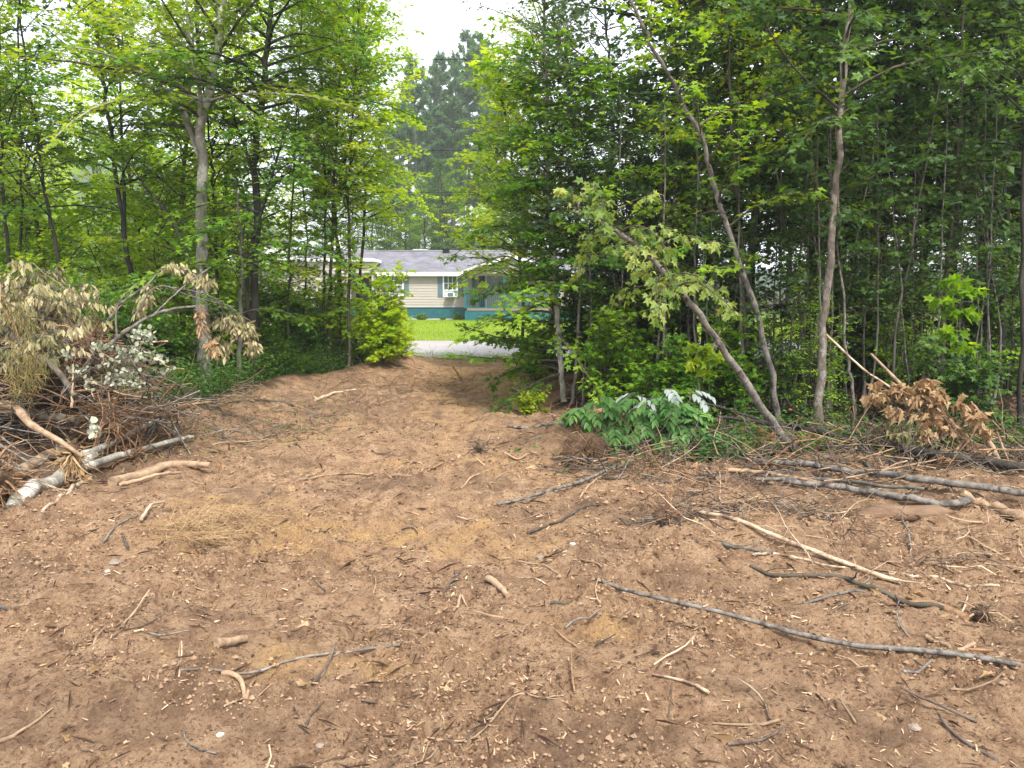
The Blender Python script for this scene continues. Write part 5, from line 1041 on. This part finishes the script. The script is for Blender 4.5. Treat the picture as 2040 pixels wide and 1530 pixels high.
# ---- sticks on the open soil
ST = [("longest pole on the soil, slanting down to the right edge", [(1185, 1165), (1290, 1195), (1410, 1230), (1540, 1258), (1700, 1295), (1860, 1322), (2030, 1348)], 7, 13, 'bark_pole', 'pole', 1),
      ("thin pale stick up left of the longest pole", [(1035, 1107), (1075, 1120), (1112, 1138)], 4, 3, 'wood_tan', 'stick', 0),
      ("short thin pale stick below that thin stick", [(1030, 1146), (1060, 1150), (1095, 1157)], 4, 3, 'wood_pale', 'stick', 0),
      ("long peeled pale pole in the middle right", [(1380, 1030), (1440, 1040), (1520, 1072), (1600, 1100), (1700, 1135), (1795, 1162)], 8, 11, 'wood_pale', 'pole', 2),
      ("wrinkled pale branch just left below the peeled pole", [(1500, 1103), (1560, 1110), (1620, 1125), (1683, 1141)], 6, 5, 'wood_pale', 'branch', 1),
      ("grey end of branch under the left of the peeled pole", [(1440, 1078), (1480, 1092), (1540, 1108)], 9, 6, 'bark_grey', 'branch', 1),
      ("pale branch with dark patches right of the peeled pole", [(1770, 1142), (1840, 1150), (1900, 1165), (1990, 1185)], 9, 7, 'wood_pale', 'branch', 1),
      ("dark flat branch along the peeled pole's upper side", [(1600, 1105), (1680, 1118), (1760, 1128), (1820, 1135)], 6, 4, 'wood_tan', 'branch', 1),
      ("brown crooked branch forking toward the right edge", [(1495, 1127), (1545, 1150), (1620, 1155), (1690, 1165), (1760, 1190), (1830, 1210), (1900, 1225)], 7, 13, 'bark_brown', 'branch', 2),
      ("thick brown root piece ending at the stump on the right", [(1800, 1202), (1840, 1207), (1890, 1225), (1925, 1240)], 14, 20, 'root', 'root', 1),
      ("pale grey curved stick below the crooked branch", [(1600, 1196), (1650, 1190), (1690, 1182), (1722, 1184)], 6, 6, 'bark_pole', 'stick', 0),
      ("thin straight stick behind the peeled pole pointing down right", [(1405, 945), (1470, 985), (1540, 1020), (1612, 1058)], 4, 6, 'wood_tan', 'stick', 1),
      ("dark short bent stick behind the peeled pole", [(1590, 1045), (1610, 1030), (1655, 1020)], 8, 5, 'twig_dark', 'stick', 0),
      ("level thin branch above the peeled pole", [(1345, 1015), (1400, 1003), (1500, 1003), (1580, 1003)], 5, 4, 'wood_tan', 'branch', 1),
      ("forked grey stick in front of the half buried log", [(1815, 1098), (1808, 1060), (1790, 1010)], 5, 4, 'bark_pole', 'stick', 2),
      ("thin brown twig right of the forked grey stick", [(1845, 1050), (1900, 1075), (1960, 1095), (2010, 1112)], 4, 4, 'wood_tan', 'stick', 0),
      ("smooth grey pole running up right to the root plate", [(990, 1022), (1050, 1000), (1110, 978), (1165, 962), (1230, 930)], 6, 7, 'bark_pole', 'pole', 1),
      ("pale stick laid beside the end of the smooth grey pole", [(1155, 985), (1190, 955), (1240, 925)], 5, 4, 'wood_tan', 'stick', 0),
      ("dark bark strip below the smooth grey pole", [(1050, 1062), (1110, 1045), (1155, 1022), (1195, 1005)], 6, 5, 'twig_dark', 'stick', 1),
      ("forked pale twig bundle in the middle left of the track", [(590, 965), (625, 955), (680, 945), (760, 943), (820, 955)], 5, 3, 'wood_tan', 'stick', 3),
      ("short straight stick at the left of that bundle", [(610, 955), (625, 943), (632, 934)], 5, 4, 'wood_pale', 'stick', 0),
      ("rough stick lying right of the track centre", [(908, 967), (930, 958), (957, 944)], 4, 3, 'wood_tan', 'stick', 0),
      ("reddish root piece left of that rough stick", [(838, 948), (855, 940), (885, 935)], 6, 4, 'root', 'root', 0),
      ("pale stick pointing at the uprooted sapling", [(1005, 912), (1040, 910), (1068, 902)], 5, 4, 'wood_tan', 'stick', 0),
      ("thin stick beneath the stick that points at the sapling", [(985, 930), (1030, 921), (1065, 914)], 4, 3, 'wood_tan', 'stick', 0),
      ("pale branch slanting beside the mottled maple's foot", [(1022, 776), (1055, 797), (1090, 820), (1118, 840)], 5, 6, 'wood_tan', 'branch', 1),
      ("grey branch on the soil left of the uprooted sapling", [(1010, 848), (1050, 850), (1085, 853), (1125, 856)], 6, 7, 'bark_pole', 'branch', 1),
      ("sawn pale branch on the left bank of the track", [(628, 800), (660, 790), (708, 777)], 7, 5, 'wood_pale', 'branch', 1),
      ("upright root stub near the far end of the track", [(920, 760, 13.6), (912, 745, 13.6), (902, 730, 13.6)], 6, 3, 'root', 'root', 1),
      ("brown stub sticking up on the left bank", [(752, 812, 11.0), (755, 798, 11.0), (752, 785, 11.0)], 7, 4, 'root', 'root', 2),
      ("reddish grey twig crossing the front soil", [(362, 1352), (480, 1337), (600, 1315), (720, 1295), (855, 1270)], 6, 6, 'bark_red', 'stick', 3),
      ("forked wavy twig at the bottom centre", [(850, 1447), (930, 1450), (975, 1440), (1020, 1422), (1085, 1424), (1140, 1430)], 5, 3, 'wood_tan', 'stick', 3),
      ("thick tan stick at the bottom left corner", [(-10, 1480), (30, 1465), (75, 1440), (105, 1420)], 11, 3, 'wood_tan', 'stick', 1),
      ("weathered short log piece lying in the centre front", [(972, 1155), (992, 1175), (1012, 1195)], 15, 12, 'wood_tan', 'log', 0),
      ("small split piece left of the short log piece", [(912, 1210), (918, 1190), (930, 1205)], 7, 4, 'wood_tan', 'stick', 0),
      ("dark bark piece between the log piece and the longest pole", [(1098, 1197), (1125, 1203), (1152, 1208)], 8, 7, 'bark_brown', 'stick', 0),
      ("rotten orange wood chunk left of centre", [(432, 1292), (455, 1285), (490, 1270)], 22, 16, 'wood_tan', 'log', 0),
      ("knotty root fragment with two prongs", [(445, 1365), (480, 1370), (490, 1385), (505, 1335)], 13, 6, 'wood_tan', 'root', 1),
      ("dark stick half sunk at the left", [(-10, 1232), (15, 1224), (34, 1215)], 9, 6, 'bark_pole', 'stick', 0),
      ("thin twig lying left in the front", [(200, 1192), (240, 1185), (222, 1175)], 3, 2, 'wood_tan', 'stick', 1),
      ("thin dark twig left of centre", [(223, 1278), (280, 1252), (330, 1230)], 3, 2, 'twig_dark', 'stick', 0),
      ("straight twig in the orange sand", [(620, 1052), (640, 1068), (655, 1080)], 4, 3, 'twig_dark', 'stick', 0),
      ("small twig right of the orange sand", [(800, 1052), (820, 1048), (832, 1050)], 3, 3, 'twig_dark', 'stick', 0),
      ("stubby dark root poking up at left", [(255, 1100), (250, 1090), (245, 1082)], 6, 5, 'twig_dark', 'root', 0),
      ("gnarled dead root below the crooked branch at right", [(1845, 1268), (1870, 1290), (1910, 1305), (1940, 1300)], 9, 8, 'wood_tan', 'root', 2),
      ("pale splinter standing beside the stump", [(1905, 1240), (1915, 1220), (1928, 1195)], 5, 4, 'wood_pale', 'stick', 0)]
for lb, p, a, b_, mt, nm, sd_ in ST: stick(lb, p, a, b_, mt, nm, side=sd_)
stick("thin upright dark twig standing in the front right soil", [tuple(p) for p in ((1330, 1415, 3.45), (1336, 1390, 3.45), (1340, 1342, 3.45))], 3, 2, 'twig_dark', 'stick')
roots_of("broken stump butt at the right end of the thick root piece", pt((1955, 1235)) + [0, 0, .04], .11, 60, 'wood_tan', .42, direction=(.2, -.4, .6), name='stump', cat='stump')
for i in range(110):
    while True:
        y = math.exp(rng.uniform(math.log(2.4), math.log(11))); x = rng.uniform(-.68, .68) * y
        if soil_mask(np.array([x]), np.array([y]))[0] > .7: break
    L = rng.uniform(.06, .30); a = rng.uniform(0, 3.14); K = 5; t = np.linspace(-.5, .5, K)[:, None]; bend = rng.normal(0, .12)
    Q = np.hstack([math.cos(a) * t * L - math.sin(a) * t * t * bend * L * 3, math.sin(a) * t * L + math.cos(a) * t * t * bend * L * 3, np.zeros((K, 1))]); rr = L * rng.uniform(.012, .03) + .001
    Q[:, 2] = [hz(x + q[0], y + q[1], True) + rr * .7 for q in Q]; z0 = Q[0, 2]
    Q[:, 2] = np.interp(t[:, 0], [-.5, .5], [Q[0, 2], Q[-1, 2]]) * .5 + Q[:, 2] * .5 - z0 + rng.uniform(0, .012) + (t[:, 0] + .5) * rng.choice([0, 0, .02, .05])
    mb = MB(); mb.tube(Q, np.linspace(rr, rr * .6, K), 5, 0, rng.random(), rough=.15)
    o = mb.build("twig", M[['twig_dark', 'root', 'wood_tan', 'wood_pale', 'bark_pole'][rng.integers(5)]], smooth=True); o.location = (x, y, z0)
    q_ = 1020 + FPX * x / y; far_ = 'far down the bare soil' if y > 7 else ('in the middle of the bare soil' if y > 4 else 'in the nearest soil')
    tag(o, "short loose twig " + far_ + (', left side' if q_ < 700 else (', centre' if q_ < 1340 else ', right side')), "twig", "loose twigs scattered on the bare soil")
# stones
M['stone'] = plain("pale_stone", (.22, .18, .145), .85, .2, .2, 20); M['stone_white'] = plain("whitish_stone", (.40, .37, .33), .8, .2, .1, 20)
def stone(label, px, py, w, mat='stone', flat=.65):
    c = pt((px, py)); r = w / 2 * c[1] / FPX; nu, nv = 10, 7; A, B = np.meshgrid(np.linspace(0, 2 * math.pi, nu, endpoint=False), np.linspace(.1, math.pi - .1, nv))
    D_ = np.stack([np.cos(A) * np.sin(B), np.sin(A) * np.sin(B) * .8, np.cos(B) * flat], -1) * r * (1 + .22 * rng.normal(size=(nv, nu, 1)) * .6)
    i = np.arange(nv - 1)[:, None] * nu; j = np.arange(nu)[None]; j2 = (j + 1) % nu
    q = MB(); q.add(D_.reshape(-1, 3), np.stack([i + j, i + nu + j, i + nu + j2, i + j2], -1).reshape(-1, 4)); q.poly(D_[0]); q.poly(D_[-1][::-1])
    o = q.build("stone", M[mat]); o.location = (c[0], c[1], c[2] + r * .2); tag(o, label, "stone")
for s in (("pinkish stone right of centre on the soil", 1076, 1097, 18, 'stone'), ("white stone right of the pinkish stone", 1141, 1089, 13, 'stone_white'), ("large dull stone half sunk at left", 228, 1122, 22, 'stone'), ("white pebble below the large dull stone", 215, 1146, 11, 'stone_white'),
          ("grey stone at the bottom left edge of the picture", 528, 1522, 26, 'stone'), ("round grey stone in the lower right", 1820, 1470, 26, 'stone'), ("small brown stone near the longest pole", 1250, 1165, 13, 'stone'), ("whitish stone near the bottom left", 440, 1473, 18, 'stone_white'), ("cream pebble left of the wavy twig", 637, 1472, 20, 'stone')): stone(*s)
# ---- litter nobody could count
def on_soil(num, y0, y1, fx=.72, cond=None):
    out_ = np.zeros((0, 2))
    while len(out_) < num:
        y = np.exp(rng.uniform(math.log(y0), math.log(y1), num * 2)); x = rng.uniform(-fx, fx, num * 2) * y
        k = soil_mask(x, y) > rng.random(num * 2) * .9
        if cond is not None: k &= cond(x, y) > rng.random(num * 2)
        out_ = np.concatenate([out_, np.stack([x[k], y[k]], 1)])
    return out_[:num]
def chips(name, label, P, size, shape, mat, cat, lift=.004, tilt=.35, tint=None):
    num = len(P); z = H(P[:, 0], P[:, 1], True) + lift; pos = np.column_stack([P, z]); a = rng.uniform(0, 6.28, num)
    ax = np.stack([np.cos(a), np.sin(a), rng.normal(0, tilt * .6, num)], 1); nr = np.stack([rng.normal(0, tilt, num), rng.normal(0, tilt, num), np.ones(num)], 1)
    mb = MB(); mb.leaves(pos, ax, nr, size(num, P), shape, 0, rng.random(num) if tint is None else tint); return tag(mb.build(name, M[mat]), label, cat, kind='stuff')
clus = lambda x, y: .25 + .9 * sstep(-.1, .5, fbm(x * 1.2, y * 1.2, 3, 55))
right_heavy = lambda x, y: clus(x, y) * (.25 + .75 * sstep(-.5, 1.8, x)) * (.3 + .7 * sstep(2.5, 5, y))
M['chip'] = plain("wood_chip", (.36, .235, .145), .85, .2, .5, 3); M['chip_pale'] = plain("wood_chip_pale", (.44, .33, .22), .8, .2, .3, 3); M['crumb'] = plain("bark_crumb", (.10, .062, .042), .95, .1, .5, 4)
sz = lambda lo, hi: (lambda n_, P_: (lo + (hi - lo) * rng.random(n_) ** 2.2 * 1.7) * (.6 + .10 * np.minimum(P_[:, 1], 8)))
chips("wood_chips", "tan wood slivers strewn over the bare soil", on_soil(13000, 2.2, 14, cond=clus), sz(.005, .028), 'sliver', 'chip', 'wood chips')
chips("wood_chips", "pale fresh wood slivers strewn over the bare soil", on_soil(3500, 2.2, 13, cond=right_heavy), sz(.008, .036), 'sliver', 'chip_pale', 'wood chips')
chips("bark_crumbs", "dark crumbs of bark and humus on the bare soil", on_soil(22000, 2.2, 14, cond=clus), sz(.004, .017), 'round', 'crumb', 'bark crumbs', tilt=.6)
chips("root_fibres", "fine root fibres lying on the bare soil", on_soil(4500, 2.2, 10, cond=clus), sz(.03, .11), 'blade', 'crumb', 'root fibres', lift=.006)
chips("dead_leaves", "curled tan dead leaves strewn on the right side soil", np.column_stack([rng.normal(2.3, 1.5, 700), rng.normal(6.6, 1.0, 700)]), sz(.02, .05), 'dead', 'leaf_tan', 'dead leaves', lift=.01, tilt=.8)
chips("dead_leaves", "sparse dead leaves on the front soil", on_soil(260, 2.3, 9), sz(.02, .055), 'dead', 'leaf_tan', 'dead leaves', lift=.01, tilt=.8)
chips("dead_leaves", "olive dead leaf litter below the left tree edge", np.column_stack([rng.normal(-3.7, 1.0, 1300), rng.normal(9.4, 1.0, 1300)]), sz(.02, .05), 'wilt', 'leaf_olive', 'dead leaves', lift=.015, tilt=.8, tint=.2)
chips("forest_litter", "brown leaf litter on the shaded forest floor", np.column_stack([rng.uniform(2, 10, 14000), rng.uniform(8, 17, 14000)]), sz(.03, .08), 'wilt', 'crumb', 'leaf litter', lift=.01, tilt=.8)
# clods: small lumps of earth
def clods(num):
    P = on_soil(num, 2.2, 11, cond=lambda x, y: sstep(-.1, .5, fbm(x * .9, y * .9, 2, 61))); r = (.003 + .017 * rng.random(num) ** 2.5) * (.7 + .08 * P[:, 1]); r *= rng.uniform(.5, 1, num)
    z = H(P[:, 0], P[:, 1], True) + r * .3
    base = np.array([(1, 0, 0), (0, 1, 0), (-1, 0, 0), (0, -1, 0), (0, 0, 1), (0, 0, -1)], float); F = np.array([(0, 1, 4), (1, 2, 4), (2, 3, 4), (3, 0, 4)])
    V = base[None] * r[:, None, None] * (1 + .35 * rng.normal(size=(num, 6, 3)) * .5) * rng.uniform(.5, 1.1, (num, 6, 1)) + np.column_stack([P, z])[:, None]
    mb = MB(); mb.add(V.reshape(-1, 3), (np.arange(num)[:, None, None] * 6 + F[None]).reshape(-1, 3)); tag(mb.build("soil_clods", M['clodlight']), "small lumps of earth on the dug soil", "soil clods", kind='stuff')
M['clodlight'] = plain("earth_clod", (.29, .19, .12), .95, .1, .3, 8)
clods(16000)
# straw tuft in the orange sand
def straw(label, px, py, rad, num, cat='dry grass'):
    c = pt((px, py)); a = rng.uniform(0, 6.28, num); q = rng.random(num) ** .5 * rad; x, y = c[0] + np.cos(a) * q * 1.5, c[1] + np.sin(a) * q
    pos = np.column_stack([x, y, H(x, y, True) + rng.uniform(.005, .06, num)]); ax = unit(np.column_stack([rng.normal(0, 1, num) + .6, rng.normal(0, .8, num), rng.normal(0, .25, num)]))
    mb = MB(); K = 4
    for i in range(num):
        d = ax[i]; p = pos[i]; pts = [p]
        for k in range(K): d = unit(d + rng.normal(0, .25, 3) + np.array([0, 0, -.06])); pts.append(pts[-1] + d * rng.uniform(.04, .08))
        pts = np.array(pts); pts[:, 2] = np.maximum(pts[:, 2], c[2] + .004); mb.tube(pts, np.linspace(.0018, .0006, K + 1), 3, 0, rng.random(), cap=False)
    tag(mb.build("dry_grass", M['straw']), label, cat, kind='stuff')
straw("matted straw coloured grass roots beside the orange sand", 445, 1045, .22, 360)
straw("smaller matted roots left of the straw coloured ones", 385, 1065, .16, 200)
# low greens along the wood edges
def greens(name, label, fx, fy, num, size, mat, shape, zmax, cat='ground cover', tint=.5):
    x, y = fx(num), fy(num); z = H(x, y) ; hgt = rng.random(num) ** 1.6 * zmax * (.5 + np.clip(vnoise(x * 2, y * 2, 9) + .4, 0, 1.2)); a = rng.uniform(0, 6.28, num)
    ax = np.stack([np.cos(a), np.sin(a), rng.normal(.2, .35, num)], 1); nr = np.stack([rng.normal(0, .35, num), rng.normal(0, .35, num) - .2, np.ones(num)], 1)
    mb = MB(); mb.leaves(np.column_stack([x, y, z + hgt]), ax, nr, size * rng.uniform(.6, 1.2, num), shape, 0, np.clip(tint + rng.normal(0, .2, num), 0, 1))
    k = rng.random(num) < .12; mb.sticks(np.column_stack([x, y, z])[k], np.column_stack([x, y, z + hgt])[k], .002, .001, 0, .1)
    return tag(mb.build(name, M[mat]), label, cat, kind='stuff')
U = lambda a, b: (lambda n_: rng.uniform(a, b, n_))
def edge_left(n_):
    return None
yl = rng.uniform(9.8, 16.5, 26000); xl_ = left_edge(yl) - np.abs(rng.normal(.1, 1.3, 26000)) - .15
greens("ground_cover", "low green plants under the left tree edge", lambda n_: xl_, lambda n_: yl, 26000, .055, 'grassy', 'ovate', .5)
yr = 7.4 + np.abs(rng.normal(0, 1.1, 16000)); xr_ = right_edge(yr) + np.abs(rng.normal(.3, 2.4, 16000)) + .35
greens("ground_cover", "low green plants under the right tree edge", lambda n_: xr_[:n_], lambda n_: yr[:n_], 7000, .055, 'leaf_dark', 'ovate', .25, tint=.5)
greens("ground_cover", "weeds and sprouts behind the grey logs", lambda n_: rng.normal(3.6, 1.3, n_), lambda n_: rng.normal(7.55, .3, n_), 3000, .06, 'grassy', 'ovate', .22, tint=.6)
greens("ground_cover", "tufts of green at the road verge", U(-3.2, 2.6), U(18.7, 19.4), 3500, .05, 'leaf_lime', 'lance', .16, tint=.4)
greens("ground_cover", "reddening sprouts by the foot of the leaning trunk", lambda n_: rng.normal(2.9, .28, n_), lambda n_: rng.normal(7.7, .2, n_), 500, .06, 'leaf_rust', 'ovate', .25)
# understory shrubs of the right woods
RS = [("small leaved shrub in front of the reddish trunk", 1620, 800, 9.4, 1.0, 1.9, 'leaf_mid', 'ovate', .05, 10, .75), ("shrub left of the reddish trunk, mid height", 1550, 830, 9.6, .8, 1.5, 'leaf_dark', 'ovate', .055, 9, .8), ("blue green shrub right of the thin whip-like stem", 1800, 810, 9.8, 1.1, 2.4, 'leaf_mid', 'ovate', .05, 11, .7),
      ("shady shrub behind the dead tan leaves", 1900, 830, 9.0, 1.0, 1.2, 'leaf_dark', 'maple', .08, 9, .7), ("shrub under the slender upright trunk", 1460, 830, 9.8, 1.0, 1.3, 'leaf_mid', 'maple', .08, 9, .5), ("low maple shoots behind the uprooted sapling", 1330, 830, 9.4, 1.0, 1.1, 'leaf_mid', 'maple', .08, 9, .5),
      ("leafy shoots between the pole trees right of the track", 1230, 800, 10.2, 1.1, 1.6, 'leaf_mid', 'maple', .08, 10, .6), ("dark shrub deep behind the leafy shoots", 1290, 780, 12.0, 1.6, 2.2, 'leaf_dark', 'maple', .09, 11, .5),       ("shrub in the deep shade behind the blue green one", 1760, 770, 13.0, 2.0, 2.8, 'leaf_dark', 'maple', .09, 12, .3), ("shrub in the deep shade at far right", 1960, 770, 12.4, 2.0, 2.8, 'leaf_dark', 'maple', .09, 12, .8),
      ("maple shoots low at the right track edge", 1070, 760, 13.4, 1.0, 1.1, 'leaf_mid', 'maple', .08, 9, .6), ("thicket right behind the mottled maple", 1170, 760, 13.6, 1.6, 2.4, 'leaf_dark', 'maple', .09, 12, .5), ("thicket closing the view to the road at right", 1250, 740, 15.5, 2.0, 3.0, 'leaf_dark', 'maple', .09, 12, .6),
      ("yellowish seedlings beside the grey branch on the soil", 1060, 830, 10.4, .4, .35, 'leaf_yellow', 'ovate', .06, 6, .8)]
for s in RS: shrub(*s)
cluster_thing("bright maple spray hanging low at right, lit against the shade", "maple_spray", [((1900, 560, 8.0), (.14, .1, .04), 24), ((1930, 580, 8.0), (.2, .1, .05), 34), ((1880, 600, 8.0), (.18, .1, .05), 30), ((1920, 620, 8.0), (.2, .1, .05), 34), ((1895, 660, 8.0), (.16, .1, .04), 26), ((1925, 690, 8.0), (.12, .1, .04), 20)], 'leaf_lime', 'maple', .12, [(1885, 560, 10.5), (1900, 600, 8.5), (1910, 700, 8.0)], 'branch', hang=.3, tint=.1, up=1.5)
cluster_thing("maple spray with pale leaves in front of the leaning trunk", "maple_spray", [((1400, 690, 7.2), (.16, .1, .04), 26), ((1425, 710, 7.2), (.14, .1, .05), 24), ((1385, 720, 7.2), (.12, .1, .05), 20), ((1410, 740, 7.2), (.1, .08, .03), 14)], 'leaf_yellow', 'maple', .105, [(1435, 660, 7.2), (1415, 700, 7.2), (1395, 740, 7.2)], 'branch', hang=.4, tint=.7, up=1.5)
